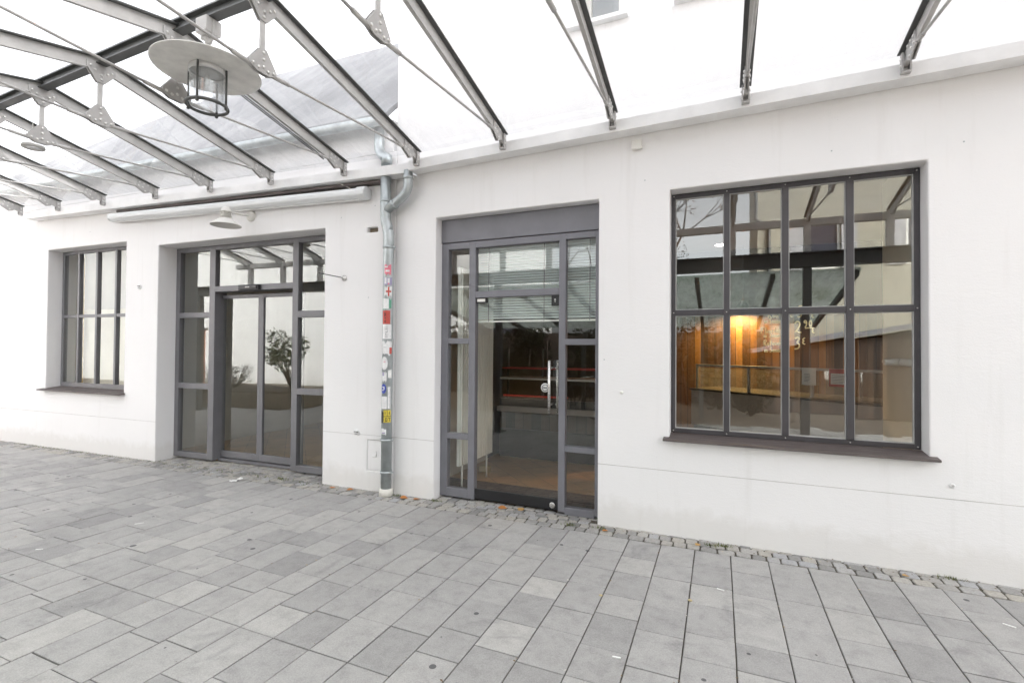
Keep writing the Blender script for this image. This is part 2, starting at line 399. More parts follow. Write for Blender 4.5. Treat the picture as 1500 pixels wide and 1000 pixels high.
def sett(mb, cx, cy, sx, sy, rot, t):
    h = random.uniform(-.005, .003); nseg = 12; pts = []
    for k in range(nseg):
        an = 2*math.pi*(k+.5)/nseg; cc, ss = math.cos(an), math.sin(an); px = math.copysign(abs(cc)**.34, cc); py = math.copysign(abs(ss)**.34, ss)
        pts.append((px*sx/2*random.uniform(.95, 1.03), py*sy/2*random.uniform(.95, 1.03)))
    ca, sa = math.cos(rot), math.sin(rot); P = lambda p, s, z: (cx+(p[0]*ca-p[1]*sa)*s, cy+(p[0]*sa+p[1]*ca)*s, z)
    a = [mb.bm.verts.new(P(p, .90, h+random.uniform(-.001, .002))) for p in pts]; b = [mb.bm.verts.new(P(p, .97, h-.006)) for p in pts]; d = [mb.bm.verts.new(P(p, 1, -.02)) for p in pts]
    f = mb.bm.faces.new(a); mb.tone.append(t)
    for i in range(nseg):
        j = (i+1) % nseg
        f = mb.bm.faces.new((a[j], a[i], b[i], b[j])); f.smooth = True; mb.tone.append(t); mb.bm.faces.new((b[j], b[i], d[i], d[j])); mb.tone.append(t*.6)
mb = MB(); mb.tone = []
def settrow(xa, xb, yfun, sy, s0=.115):
    x = xa
    while x < xb:
        sx = random.uniform(s0*.8, s0*1.25)
        if x+sx > xb+.03: break
        sett(mb, x+sx/2, yfun(x+sx/2)+random.uniform(-.006, .006), sx-.006, sy*random.uniform(.92, 1.0), random.uniform(-.06, .06), random.random())
        x += sx
for r_ in range(2):
    settrow(-13, 7.5, lambda x, r_=r_: wally(x)-.25+.06+.105*r_, .105)
settrow(-13, 7.5, lambda x: wally(x)-.012, .06)
for r_ in range(2): settrow(-2.94, -1.10, lambda x, r_=r_: 4.755+.1*r_, .1)
for r_ in range(4): settrow(LW(-4.13).x, LW(-1.08).x, lambda x, r_=r_: wally(x)+.06+.1*r_, .1)
tag(mb.build('cobblestone_strip', M['sett']), kind='structure')

# ------------------------------------------------------------------ facade walls
def wall_mesh(x0, x1, z0, z1, holes, depth, thick):
    """front face at y=0, holes (x0,x1,z0,z1) with reveals through the thickness"""
    xs = sorted({x0, x1, *[h[0] for h in holes], *[h[1] for h in holes]}); zs = sorted({z0, z1, *[h[2] for h in holes], *[h[3] for h in holes]})
    mb = MB(); bm = mb.bm; V = {}
    def v(i, j, k):
        if (i, j, k) not in V: V[i, j, k] = bm.verts.new((xs[i], thick if k else 0, zs[j]))
        return V[i, j, k]
    def solid(i, j):
        if i < 0 or j < 0 or i >= len(xs)-1 or j >= len(zs)-1: return False
        mx, mz = (xs[i]+xs[i+1])/2, (zs[j]+zs[j+1])/2
        return not any(h[0] < mx < h[1] and h[2] < mz < h[3] for h in holes)
    for i in range(len(xs)-1):
        for j in range(len(zs)-1):
            if not solid(i, j): continue
            bm.faces.new((v(i, j, 0), v(i+1, j, 0), v(i+1, j+1, 0), v(i, j+1, 0))); bm.faces.new((v(i, j, 1), v(i, j+1, 1), v(i+1, j+1, 1), v(i+1, j, 1)))
            if not solid(i-1, j): bm.faces.new((v(i, j, 0), v(i, j+1, 0), v(i, j+1, 1), v(i, j, 1)))
            if not solid(i+1, j): bm.faces.new((v(i+1, j, 0), v(i+1, j, 1), v(i+1, j+1, 1), v(i+1, j+1, 0)))
            if not solid(i, j-1): bm.faces.new((v(i, j, 0), v(i, j, 1), v(i+1, j, 1), v(i+1, j, 0)))
            if not solid(i, j+1): bm.faces.new((v(i, j+1, 0), v(i+1, j+1, 0), v(i+1, j+1, 1), v(i, j+1, 1)))
    return mb

WIN = (-.424, 1.484, .880, 3.184); DOOR = (-2.953, -1.09, -.3, 3.172)
UPW = (-1.27, -.87, 4.945, 6.2); UPW2 = (-.25, .35, 4.945, 6.2)
shop = thing('shop_building', 'white rendered two-storey shop building with glass door and wide barred shop window', 'building', ORG_R)
wall_mesh(-3.5, 9, -.3, 9.5, [WIN, DOOR, UPW, UPW2], 0, .36).build('wall', M['plaster'], shop, .012, 3)
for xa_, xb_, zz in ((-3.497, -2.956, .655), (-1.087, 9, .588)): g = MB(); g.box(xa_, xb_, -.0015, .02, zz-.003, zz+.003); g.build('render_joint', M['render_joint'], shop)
g = MB(); g.box(-3.5, -3.3, .362, 9, -.3, 9.5); g.build('gable_wall', M['plaster'], shop)
g = MB(); g.box(-3.7, 9.2, -.3, 5, 9.5, 9.7); g.build('roof_edge', M['zinc_roof'], shop)

def frame_bars(mb, bars, y0, y1):
    for x0, x1, z0, z1, *yy in bars:
        a, b = yy if yy else (y0, y1); mb.box(x0, x1, a, b, z0, z1)
def pane(parent, x0, x1, z0, z1, y, mat, name='pane', tilt=.25):
    cx, cz = (x0+x1)/2, (z0+z1)/2; hx, hz = (x1-x0)/2, (z1-z0)/2
    g = MB(); n = 5
    ph = random.uniform(0, 6)
    vv = [[g.bm.verts.new((cx+hx*(2*i/n-1), y, cz+hz*(2*j/n-1))) for j in range(n+1)] for i in range(n+1)]
    for i in range(n):
        for j in range(n):
            f = g.bm.faces.new((vv[i][j], vv[i+1][j], vv[i+1][j+1], vv[i][j+1])); f.smooth = True
    ax, az = R(random.uniform(-tilt, tilt)), R(random.uniform(-tilt, tilt))
    for col in vv:
        for q in col:
            q.co.y += math.tan(ax)*(q.co.z-cz)*.6+math.tan(az)*(q.co.x-cx)*.6
    return g.build(name, mat, parent, recalc=False)

# --- wide shop window
wy = .16
win = thing('window', None, None); win.parent = shop
x0, x1, z0, z1 = -.42, 1.481, .918, 3.18
g = MB(); F = []
F += [(x0, x0+.035, z0, z1), (x1-.04, x1, z0, z1), (x0+.035, x1-.04, z1-.045, z1), (x0+.035, x1-.04, z0, z0+.042)]
frame_bars(g, F, wy-.005, wy+.06)
ms = [(.037, .085), (.506, .557), (.980, 1.034)]; rail = (2.024, 2.076)
edges = [x0+.035]+[e for m_ in ms for e in m_]+[x1-.04]
for a, b in ms:
    g.box(a, b, wy-.016, wy+.05, z0+.042, z1-.045)
for i in range(4):
    g.box(edges[2*i], edges[2*i+1], wy-.010, wy+.045, *rail)
g.build('frame', M['frame_dark'], win, .003)
g = MB()
for i in range(4):
    for za, zb in ((z0+.042, rail[0]), (rail[1], z1-.045)):
        a, b = edges[2*i], edges[2*i+1]; t_ = .007
        for q in ((a, a+t_, za, zb), (b-t_, b, za, zb), (a+t_, b-t_, za, za+t_), (a+t_, b-t_, zb-t_, zb)): g.box(q[0], q[1], wy+.006, wy+.034, q[2], q[3])
g.build('glazing_bead', M['seal'], win)
g = MB()
for a, b in ms+[(x0+.01, x0+.03), (x1-.03, x1-.012)]:
    for zz in (z0+.02, z1-.02, 2.05): g = MB(); g.bolt(((a+b)/2, wy-.016 if a > x0+.1 and b < x1-.1 and zz == 2.05 else wy-.005, zz), (0, -1, 0), .006, .004); g.build('screw', M['chrome'], win)
random.seed(21)
for i in range(4):
    for za, zb in ((z0+.042, rail[0]), (rail[1], z1-.045)):
        pane(win, edges[2*i]+.002, edges[2*i+1]-.002, za+.002, zb-.002, wy+.02, M['glass'])
g = MB(); g.prism([(-.475, -.075, .868), (-.475, -.075, .888), (-.475, .158, .917), (-.475, .158, .885)], (2.01, 0, 0)); g.build('sill', M['sill'], win, .004)

# --- glass shop door
dy = .13
door = thing('door', None, None); door.parent = shop
g = MB()
X0, X1 = -2.95, -1.093
g.box(X0, X1, dy-.012, dy+.08, 2.906, 3.168)                      # header panel
bars = [(X0, -2.862, .02, 2.90), (-2.592, -2.512, .02, 2.90), (-1.535, -1.463, .02, 2.90), (-1.150, X1, .02, 2.90),
        (-2.862, -2.592, 2.826, 2.90), (-2.512, -1.535, 2.826, 2.90), (-1.463, -1.150, 2.836, 2.90),
        (-2.862, -2.592, 1.750, 1.812), (-2.862, -2.592, .672, .735), (-2.862, -2.592, .02, .118),
        (-1.463, -1.150, 1.742, 1.804), (-1.463, -1.150, .643, .702), (-1.463, -1.150, .0, .075), (-2.512, -1.535, 2.264, 2.336)]
frame_bars(g, bars, dy, dy+.08); g.build('frame', M['frame_grey'], door, .004)
g = MB(); g.box(-2.508, -1.54, dy+.018, dy+.05, .026, .138); g.build('bottom_rail', M['black'], door, .004)
g = MB(); g.lathe([(.03, 0), (.03, .012), (.022, .016), (0, .016)], (-1.60, dy+.02, .075), (0, -1, 0), 20); g.build('floor_lock', M['chrome'], door)
random.seed(5)
for a, b, za, zb in ((-2.862, -2.592, 1.812, 2.826), (-2.862, -2.592, .735, 1.750), (-2.862, -2.592, .118, .672), (-1.463, -1.15, 1.804, 2.836), (-1.463, -1.15, .702, 1.742), (-1.463, -1.15, .075, .643), (-2.512, -1.535, 2.336, 2.826)):
    pane(door, a, b, za, zb, dy+.035, M['glass_door'])
pane(door, -2.508, -1.54, .138, 2.262, dy+.033, M['glass_door'], 'leaf_pane', .1)
g = MB(); g.box(-1.622, -1.538, dy+.012, dy+.05, 2.150, 2.262); g.build('lock_box', M['black'], door, .004)
g = MB(); g.lathe([(.009, 0), (.009, .004), (0, .004)], (-1.58, dy+.0115, 2.215), (0, -1, 0), 12); g.box(-1.5835, -1.5765, dy+.0075, dy+.0115, 2.188, 2.215); g.build('keyhole', M['chrome'], door)
g = MB(); g.box(-2.508, -2.38, dy+.012, dy+.05, 2.205, 2.262); g.build('pivot_fitting', M['black'], door, .003)
g = MB(); g.box(-2.492, -2.395, dy+.0085, dy+.012, 2.218, 2.25); g.build('fitting_cover', M['white_metal'], door)
g = MB()
for yy, sx in ((dy-.055, -1.618), (dy+.085, -1.57)):
    g.tube([(sx, yy, 1.03), (sx, yy, 1.58)], .015, 16)
    for zz in (1.12, 1.50): g.tube([(sx, yy, zz), (sx, dy+.033, zz)], .010, 10)
g.build('handle', M['chrome'], door)
g = MB(); g.lathe([(.048, 0), (.048, .003), (0, .003)], (-1.69, dy+.031, 1.29), (0, -1, 0), 24); g.build('round_decal', M['white_metal'], door)
g = MB(); g.lathe([(.036, 0), (.036, .002), (.029, .002), (.029, 0)], (-1.69, dy+.0275, 1.29), (0, -1, 0), 24); g.box(-1.712, -1.668, dy+.0255, dy+.0275, 1.283, 1.297); g.build('decal_ring', M['paper_ink'], door)

# --- upper window seen through the canopy glass
for U in (UPW, UPW2):
    uw = thing('window', None, None); uw.parent = shop
    g = MB(); frame_bars(g, [(U[0], U[0]+.06, U[2], U[3]), (U[1]-.06, U[1], U[2], U[3]), (U[0]+.06, U[1]-.06, U[3]-.06, U[3]), (U[0]+.06, U[1]-.06, U[2], U[2]+.06)], .14, .2); g.build('frame', M['white_metal'], uw, .003)
    pane(uw, U[0]+.06, U[1]-.06, U[2]+.06, U[3]-.06, .17, M['glass'])
    g = MB(); g.box(U[0]-.14, U[1]+.06, -.07, .14, U[2]-.045, U[2]-.003); g.build('sill', M['gutter'], uw, .004)
    g = MB(); g.box(U[0], U[1], .32, .34, U[2], U[3]); g.build('blind', M['frame_left'], uw)

# ------------------------------------------------------------------ left wing
LDOOR = (-4.16, -1.052, -.3, 3.19); LWIN = (-6.93, -4.90, .955, 3.30); HATCH = (-.375, -.06, .235, .60); HOLE = (-.41, -.26, 3.085, 3.145)
wing = thing('annex_building', 'white rendered low wing with zinc roof, sliding glass doors and small barred window', 'building', ORG_L, ALPHA)
wall_mesh(-14, -.002, -.5, 4.02, [LDOOR, LWIN, HATCH, HOLE], 0, .42).build('wall', M['plaster'], wing, .014, 3)
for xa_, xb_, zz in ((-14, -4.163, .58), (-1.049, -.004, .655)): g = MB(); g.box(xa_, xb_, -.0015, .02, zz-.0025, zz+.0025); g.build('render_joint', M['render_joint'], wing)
g = MB(); g.box(-.372, -.063, .012, .03, .238, .597); g.build('hatch', M['plaster'], wing, .004)
g = MB(); g.tube([(-.25, .008, .40), (-.25, .008, .47)], .008, 8); g.tube([(-.25, .008, .405), (-.30, .008, .40)], .006, 8); g.build('hatch_latch', M['plaster'], wing)
g = MB(); g.box(-.405, -.265, .05, .09, 3.088, 3.142); g.build('niche_back', M['stone'], wing)
# roof: slope, eave board, raised seams
g = MB(); 
def rz(d, o): return 4.36+(d+.12)*1.0+o
va, vb = [[g.bm.verts.new((u, d, rz(d, o))) for u, d in ((-9.5, -.12), (-.07, -.12), (-.07, 2.9), (-5.6, 2.9))] for o in (0, .08)]
g.bm.faces.new(va[::-1]); g.bm.faces.new(vb)
for i in range(4): g.bm.faces.new((va[i], va[(i+1) % 4], vb[(i+1) % 4], vb[i]))
g.build('roof', M['zinc_roof'], wing)
g = MB(); g.box(-13, -.05, .0, .1, 4.02, 4.40); g.build('eave_wall', M['plaster'], wing)
g = MB(); g.tube([(-13, -.16, 4.40), (-.1, -.16, 4.33)], .055, 14); g.build('roof_gutter', M['zinc'], wing)

# --- sliding door set
ly = .27
ld = thing('sliding_door', None, None); ld.parent = wing
U0, U1 = -4.157, -1.055
g = MB()
bars = [(U0, -4.075, .03, 3.185), (-3.437, -3.322, .03, 3.185), (-1.842, -1.742, .03, 3.185), (-1.12, U1, .03, 3.185),
        (-4.075, -3.437, 3.12, 3.185), (-3.322, -1.842, 3.12, 3.185), (-1.742, -1.12, 3.12, 3.185),
        (-4.075, -3.437, 2.125, 2.205), (-4.075, -3.437, 1.063, 1.145), (-4.075, -3.437, .03, .105),
        (-1.742, -1.12, 2.10, 2.188), (-1.742, -1.12, 1.06, 1.143), (-1.742, -1.12, .02, .105)]
frame_bars(g, bars, ly, ly+.08)
g.box(-3.322, -1.842, ly, ly+.16, 2.50, 2.58)
g.box(-3.40, -3.325, ly+.08, ly+.20, .03, 2.50)
g.build('frame', M['frame_left'], ld, .004)
random.seed(3)
for a, b, za, zb in ((-4.075, -3.437, 2.205, 3.12), (-4.075, -3.437, 1.145, 2.125), (-4.075, -3.437, .105, 1.063), (-3.322, -1.842, 2.58, 3.12), (-1.742, -1.12, 2.188, 3.12), (-1.742, -1.12, 1.143, 2.10), (-1.742, -1.12, .105, 1.06)):
    pane(ld, a, b, za, zb, ly+.04, M['glass_left'], 'pane', .12)
ey = ly+.13                                                          # the two sliding leaves run behind the frame
for a, b, s1, s2 in ((-3.40, -2.56, .05, .05), (-2.558, -1.78, .05, .05)):
    lf = MB(); yy = ey
    frame_bars(lf, [(a, a+s1, .06, 2.46), (b-s2, b, .06, 2.46), (a+s1, b-s2, 2.41, 2.46), (a+s1, b-s2, .06, .155)], yy, yy+.04)
    lo = lf.build('leaf', M['frame_left'], ld, .003)
    pane(lo, a+s1, b-s2, .155, 2.41, yy+.02, M['glass_left'], 'pane', .05)
g = MB(); g.box(-3.322, -1.842, ly+.09, ly+.30, .012, .045); g.build('floor_track', M['frame_left'], ld, .003)
g = MB(); g.box(-2.80, -2.42, ly-.05, ly-.002, 2.50, 2.575); g.box(-2.78, -2.44, ly-.062, ly-.05, 2.515, 2.56); g.build('motion_sensor', M['black'], ld, .008, 3)
g = MB(); g.box(-2.65, -2.57, ly-.064, ly-.0625, 2.53, 2.545); g.build('sensor_light', M['seal'], ld)

# --- small barred window
sy_ = .20
sw = thing('window', None, None); sw.parent = wing
a0, a1, b0, b1 = -6.925, -4.905, 1.0, 3.296
g = MB(); frame_bars(g, [(a0, a0+.06, b0, b1), (a1-.06, a1, b0, b1), (a0+.06, a1-.06, b1-.05, b1), (a0+.06, a1-.06, b0, b0+.07)], sy_, sy_+.06)
mm = [(-6.475, -6.425), (-5.985, -5.935), (-5.490, -5.440)]; ee = [a0+.06]+[e for m_ in mm for e in m_]+[a1-.06]
for a, b in mm: g.box(a, b, sy_-.012, sy_+.05, b0+.07, b1-.05)
for i in range(4): g.box(ee[2*i], ee[2*i+1], sy_-.006, sy_+.045, 2.165, 2.215)
g.build('frame', M['frame_left'], sw, .003)
random.seed(9)
for i in range(4):
    for za, zb in ((b0+.07, 2.165), (2.215, b1-.05)): pane(sw, ee[2*i], ee[2*i+1], za, zb, sy_+.02, M['glass_small'], 'pane', .2)
g = MB(); g.prism([(-7.0, -.09, .945), (-7.0, -.09, .965), (-7.0, .198, 1.0), (-7.0, .198, .965)], (2.14, 0, 0)); g.build('sill', M['sill'], sw, .004)

# ------------------------------------------------------------------ rooms behind the glass
def room(parent, x0, x1, y0, y1, z1, wallm, floorm, ceilm, backm=None):
    g = MB(); g.box(x0, x1, y0, y1, -.2, .012); g.build('interior_floor', floorm, parent)
    g = MB(); g.box(x0, x1, y0, y1, z1, z1+.1); g.build('interior_ceiling', ceilm, parent)
    for xa_ in (x0-.1, x1): g = MB(); g.box(xa_, xa_+.1, y0, y1, .0, z1); g.build('interior_wall', wallm, parent)
    g = MB(); g.box(x0, x1, y1, y1+.1, .0, z1); g.build('back_wall', backm or wallm, parent)
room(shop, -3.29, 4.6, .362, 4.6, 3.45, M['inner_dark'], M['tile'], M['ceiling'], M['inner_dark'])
g = MB(); g.box(-3.28, -1.0, .20, .85, .0125, .017); g.build('entrance_mat', M['mat_brick'], shop)
g = MB(); g.box(1.56, 1.70, .365, 1.45, .0125, 3.44); g.build('partition', M['inner_cream'], shop)
g = MB(); g.box(1.70, 4.58, 1.30, 1.45, .0125, 3.44); g.build('partition', M['inner_cream'], shop)
g = MB(); g.box(-.9, 4.58, 4.52, 4.58, .0125, 2.32); g.build('wood_cladding', M['wood_wall'], shop)
g = MB(); g.box(-3.285, -3.26, .37, 2.0, .0125, 3.44); g.build('entrance_side_wall', M['inner_white'], shop)
room(wing, -4.6, -.3, .422, 4.0, 3.5, M['inner_white'], M['tile'], M['ceiling'], M['inner_dark'])
room(wing, -8.6, -4.72, .422, 2.6, 3.5, M['inner_white'], M['tile'], M['inner_white'])

rad = thing('radiator', 'tall white ribbed radiator just inside the glass shop door', 'radiator', (-2.80, 4.98, .32))
g = MB(); g.box(-.02, .02, .0, .86, .0, 2.33); g.build('panel', M['radiator'], rad, .006)
g = MB()
for i in range(17): g.box(.020, .045, .012+i*.05, .012+i*.05+.034, .01, 2.32)
g.build('rib', M['radiator'], rad, .006)
for yy in (.1, .76): g = MB(); g.tube([(0, yy, -.30), (0, yy, .0)], .012, 10); g.build('supply_pipe', M['radiator'], rad)
st = MB(); st.box(-.075, .075, -.05, .05, 0, .085); o = st.build('doorstop_stone', M['pale_wood'], None, .014, 3); o.location = (-2.95, 6.0, .013); tag(o, 'small pale block lying on the tiles by the radiator', 'doorstop')
po = MB(); po.box(-.03, .03, -.03, .03, 0, 2.6); o = po.build('white_post', M['radiator'], None, .004); o.location = (-3.03, 5.02, .013); tag(o, 'narrow white post beside the radiator behind the door sidelight', 'post')

bl = thing('venetian_blind', 'pale blue green venetian blind half lowered behind the glass shop door', 'blind', (-2.53, 4.935, 2.0))
g = MB()
for i in range(30):
    zz = .04+i*.0285
    g.prism([(0, -.0115, zz+.010), (0, .0115, zz-.010), (0, .0122, zz-.0092), (0, -.0108, zz+.0108)], (1.42, 0, 0))
g.build('slat', M['blind'], bl)
g = MB(); g.box(0, 1.42, -.014, .014, -.008, .012); g.build('bottom_rail', M['white_metal'], bl, .003)
g = MB()
for xx in (.14, .80, 1.3): g.box(xx-.004, xx+.004, -.016, -.0145, 0, .9)
g.build('ladder_cord', M['paper_ink'], bl)

dc = thing('display_counter', 'dark refrigerated counter with red glowing strips deep inside the shop behind the door', 'counter', (-3.2, 7.0, 0))
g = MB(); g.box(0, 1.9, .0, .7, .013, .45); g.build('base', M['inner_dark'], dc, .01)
g = MB(); g.box(-.02, 1.92, -.05, .7, .72, .80); g.build('front_rail', M['curtain_grey'], dc, .01)
g = MB(); g.box(0, 1.9, .03, .68, .45, .72); g.build('front', M['shed_wood'], dc)
g = MB(); g.box(0, 1.9, .03, .06, .80, .92); g.build('kick_strip', M['black'], dc)
g = MB(); g.box(.05, 1.1, .05, .09, .95, .975); g.build('light_strip', M['fabric_red'], dc)
g = MB(); g.box(0, 1.9, .02, .5, 1.22, 1.245); g.build('shelf', M['white_metal'], dc)
g = MB(); g.box(0, 1.9, .1, .5, 1.38, 1.40); g.build('shelf', M['paper_red'], dc)
for xx in (.0, .6, 1.86):
    g = MB(); g.box(xx, xx+.03, .3, .33, .8, 1.7); g.build('upright', M['steel_dark'], dc)

def along(px, py, qx, qy):
    d = Vector((qx-px, qy-py, 0)); return d.length, math.atan2(d.y, d.x)
L_, an = along(-.40, 8.0, 1.72, 6.55)
sc_ = thing('sales_counter', 'grey fronted sales counter with glass screen behind the wide shop window', 'counter', (-.40, 8.0, .013), an)
g = MB(); g.box(0, L_, 0, .03, .55, 1.07); g.build('front_panel', M['curtain_grey'], sc_, .004)
g = MB(); g.box(0, L_, .06, .75, .0, 1.05); g.build('body', M['inner_dark'], sc_)
g = MB(); g.box(-.02, L_+.02, -.02, .8, 1.072, 1.10); g.build('top', M['inner_dark'], sc_, .004)
g = MB(); g.box(0, L_, .10, .15, 1.44, 1.47); g.build('screen_rail', M['steel_paint'], sc_, .003)
g = MB()
for i in range(4): g.box(i*(L_-.03)/3, i*(L_-.03)/3+.03, .11, .14, 1.10, 1.44)
g.build('screen_post', M['steel_paint'], sc_)
pane(sc_, 0, L_, 1.10, 1.44, .125, M['glass_lamp'], 'glass_screen')
for nm, xx, w_, lb, red in (('notice', 1.60, .17, 'white notice sheet taped to the counter screen left of the window bar', 0), ('notice', 1.92, .27, 'white notice with red printed border on the counter screen', 1)):
    sh = MB(); sh.box(0, w_, 0, .003, 0, .215); o = sh.build('notice', M['paper_red'] if red else M['paper'], None); tag(o, lb, 'notice')
    m_ = Matrix.Translation((-.40, 8.0, .013)) @ Matrix.Rotation(an, 4, 'Z') @ Matrix.Translation((xx, .085, 1.255)); o.matrix_world = m_
    if red:
        q = MB(); q.box(.02, w_-.045, -.002, -.0005, .03, .16); q.build('text_panel', M['paper'], o)
    q = MB(); yk = -.0035 if red else -.0015
    for r_ in range(6):
        q.box(.03, w_-.06-random.uniform(0, .04), yk-.0005, yk+.001, .045+r_*.018, .050+r_*.018)
    q.build('text_line', M['paper_ink'], o)
rs = thing('shelf_unit', 'pale wooden shelf unit at the left edge behind the wide shop window', 'shelf', (-.66, 6.1, .013))
g = MB(); g.box(0, .09, 0, .5, 0, 1.88); g.build('side_panel', M['pale_wood'], rs, .003)
g = MB()
for zz in (.35, .85, 1.25): g.box(-.8, .14, .02, .48, zz, zz+.03)
g.build('shelf', M['pale_wood'], rs, .003)
rr = MB(); rr.tube([(1.40, 5.48, 1.60), (1.55, 5.48, 1.60)], .03, 14); rr.tube([(1.538, 5.1, 1.60), (1.538, 5.95, 1.60)], .035, 16); o = rr.build('wall_roller', M['white_metal']); tag(o, 'white roller fixed on the cream partition behind the shop window', 'roller')
cl_ = thing('ceiling_lamp', 'small round lit ceiling lamp inside the shop behind the wide window', 'lamp', (.03, 8.7, 3.44))
g = MB(); g.lathe([(.10, 0), (.12, -.01), (.12, .01), (.10, .01), (.10, 0)], (0, 0, 0), (0, 0, -1), 28); g.build('ring', M['white_metal'], cl_)
g = MB(); g.lathe([(0, .004), (.099, .004)], (0, 0, 0), (0, 0, -1), 28); g.build('diffuser', emit('lamp_diffuser', (1, .96, .9), 8), cl_)
pl_ = thing('pendant_lamp', 'small amber pendant lamp lighting the wooden back wall of the shop', 'lamp', (.36, 8.88, 2.36))
g = MB(); g.lathe([(.02, .16), (.05, .14), (.12, .0), (.115, .0), (.045, .13)], (0, 0, 0), (0, 0, 1), 24); g.build('shade', M['black'], pl_)
g = MB(); g.lathe([(0, .07), (.03, .08), (.035, .10), (0, .13)], (0, 0, 0), (0, 0, 1), 16); g.build('bulb', M['amber'], pl_)
g = MB(); g.tube([(0, 0, .16), (0, 0, 1.10)], .004, 6); g.build('cord', M['black'], pl_)
lp = bpy.data.lights.new('amber_light', 'POINT'); lp.energy = 48; lp.color = (1, .60, .20); lp.shadow_soft_size = .03
lo = bpy.data.objects.new('amber_light', lp); C.objects.link(lo); lo.parent = pl_; lo.location = (0, 0, .05)

# behind the small left window
cu = thing('curtain_panel', 'pale beige screen with grey upper half hanging inside the small left window', 'screen', ORG_L, ALPHA)
g = MB(); g.box(-8.4, -4.8, .55, .57, .3, 2.33); g.build('lower_half', M['curtain'], cu)
g = MB(); g.box(-8.4, -4.8, .54, .56, 2.332, 3.4); g.build('upper_half', M['curtain_grey'], cu)
yb = MB(); yb.box(-7.0, -6.86, .47, .50, .5, 3.3); o = yb.build('ochre_board', M['yellow_board'], None, .004); o.location = ORG_L; o.rotation_euler = (0, 0, ALPHA); tag(o, 'narrow ochre board standing inside the small left window', 'board')

# hand-lettered price list on the inside of the shop window
GL = {'F': [[(0, .0), (.12, .95), (.55, 1.0)], [(-.1, .85), (.1, 1.0)], [(.06, .5), (.4, .55)]], 'l': [[(.1, 1), (.05, .1), (.15, 0)]], 'e': [[(.02, .25), (.3, .35), (.22, .52), (.05, .4), (.08, .08), (.3, .06)]],
      'i': [[(.08, .5), (.06, .0)], [(.1, .68), (.1, .72)]], 's': [[(.3, .5), (.08, .42), (.26, .2), (.02, .02)]], 'c': [[(.3, .45), (.1, .48), (.03, .2), (.12, .02), (.3, .06)]],
      'h': [[(.05, 1), (.04, 0)], [(.05, .35), (.2, .5), (.28, .35), (.28, 0)]], 'k': [[(.06, 1), (.03, 0)], [(.32, .55), (.06, .25), (.32, 0)]], 'a': [[(.3, .48), (.08, .45), (.03, .15), (.14, .0), (.3, .4), (.3, 0)]],
      'm': [[(.04, .5), (.04, 0)], [(.04, .38), (.14, .5), (.2, .38), (.2, 0)], [(.2, .38), (.32, .5), (.38, .38), (.38, 0)]], 'n': [[(.04, .5), (.04, 0)], [(.04, .38), (.18, .5), (.26, .38), (.26, 0)]],
      'S': [[(.45, .9), (.2, 1), (.05, .75), (.4, .4), (.3, .05), (.0, .1)]], 'R': [[(.05, 0), (.1, 1)], [(.0, .9), (.4, 1), (.42, .65), (.1, .5), (.45, 0)]], 'o': [[(.15, .5), (.02, .25), (.15, 0), (.28, .25), (.15, .5)]],
      't': [[(.14, .85), (.12, .1), (.22, 0)], [(0, .55), (.28, .58)]], 'w': [[(.0, .5), (.08, 0), (.18, .4), (.28, 0), (.38, .5)]], 'u': [[(.03, .5), (.05, .05), (.2, .03), (.28, .5)], [(.28, .5), (.3, 0)]], 'r': [[(.04, .5), (.04, 0)], [(.04, .32), (.14, .5), (.26, .46)]],
      'ä': [[(.3, .48), (.08, .45), (.03, .15), (.14, .0), (.3, .4), (.3, 0)], [(.1, .68), (.1, .72)], [(.24, .68), (.24, .72)]],
      '2': [[(.0, .8), (.2, 1), (.42, .8), (.3, .45), (.0, .05), (.12, .15), (.3, 0), (.5, .05)]], '9': [[(.4, .85), (.2, 1), (.05, .75), (.25, .55), (.42, .85), (.4, .3), (.2, 0)]], '0': [[(.22, 1), (.02, .55), (.18, .05), (.42, .45), (.25, 1)], [(-.5, -.12), (.5, -.05)]],
      '3': [[(.05, .9), (.28, 1), (.4, .8), (.15, .55), (.42, .35), (.3, .02), (.0, .0)]], '€': [[(.4, .9), (.15, .8), (.12, .55), (.3, .5), (.1, .45), (.1, .15), (.4, .05)]], '5': [[(.4, 1), (.1, .95), (.08, .6), (.4, .5), (.3, .05), (0, .05)]], '-': [[(0, .5), (.4, .55)]], ' ': []}
def smooth(p):
    for _ in range(2):
        if len(p) < 3: return p
        q = [p[0]]
        for a, b in zip(p, p[1:]):
            q += [(a[0]*.75+b[0]*.25, a[1]*.75+b[1]*.25), (a[0]*.25+b[0]*.75, a[1]*.25+b[1]*.75)]
        p = q+[p[-1]]
    return p
def letter(mb, txt, x, z, s, y, r, slope=.0, sp=.07):
    for ch in txt:
        st_ = GL[ch]; wd = max([p[0] for l in st_ for p in l] or [.2])
        for l in st_:
            l = smooth(l); mb.tube([(x+p[0]*s*.92, y, z+p[1]*s) for p in l], r*2.0, 5)
        x += (wd+sp)*s; z += slope*s
gz = MB()
gy = wy+.05
letter(gz, 'Roa', .400, 1.990, .070, gy, .0026); letter(gz, 'e', .573, 1.995, .07, gy, .0028); letter(gz, '5-', .630, 1.994, .10, gy, .003); letter(gz, '€', .736, 1.985, .055, gy, .0026)
letter(gz, 'im Semmel', .372, 1.943, .043, gy, .0023, .006)
letter(gz, 'Fleischkä', .346, 1.852, .055, gy, .0025, .010)
letter(gz, 'im Semmel', .366, 1.816, .046, gy, .0024, .006)
letter(gz, '2', .612, 1.857, .104, gy, .0036); letter(gz, '90', .677, 1.905, .062, gy, .0029, 0, .22); letter(gz, '€', .739, 1.853, .052, gy, .0026)
letter(gz, 'Rotewurst', .366, 1.741, .055, gy, .0025, .010)
letter(gz, 'im Semmel', .372, 1.683, .046, gy, .0024, .006)
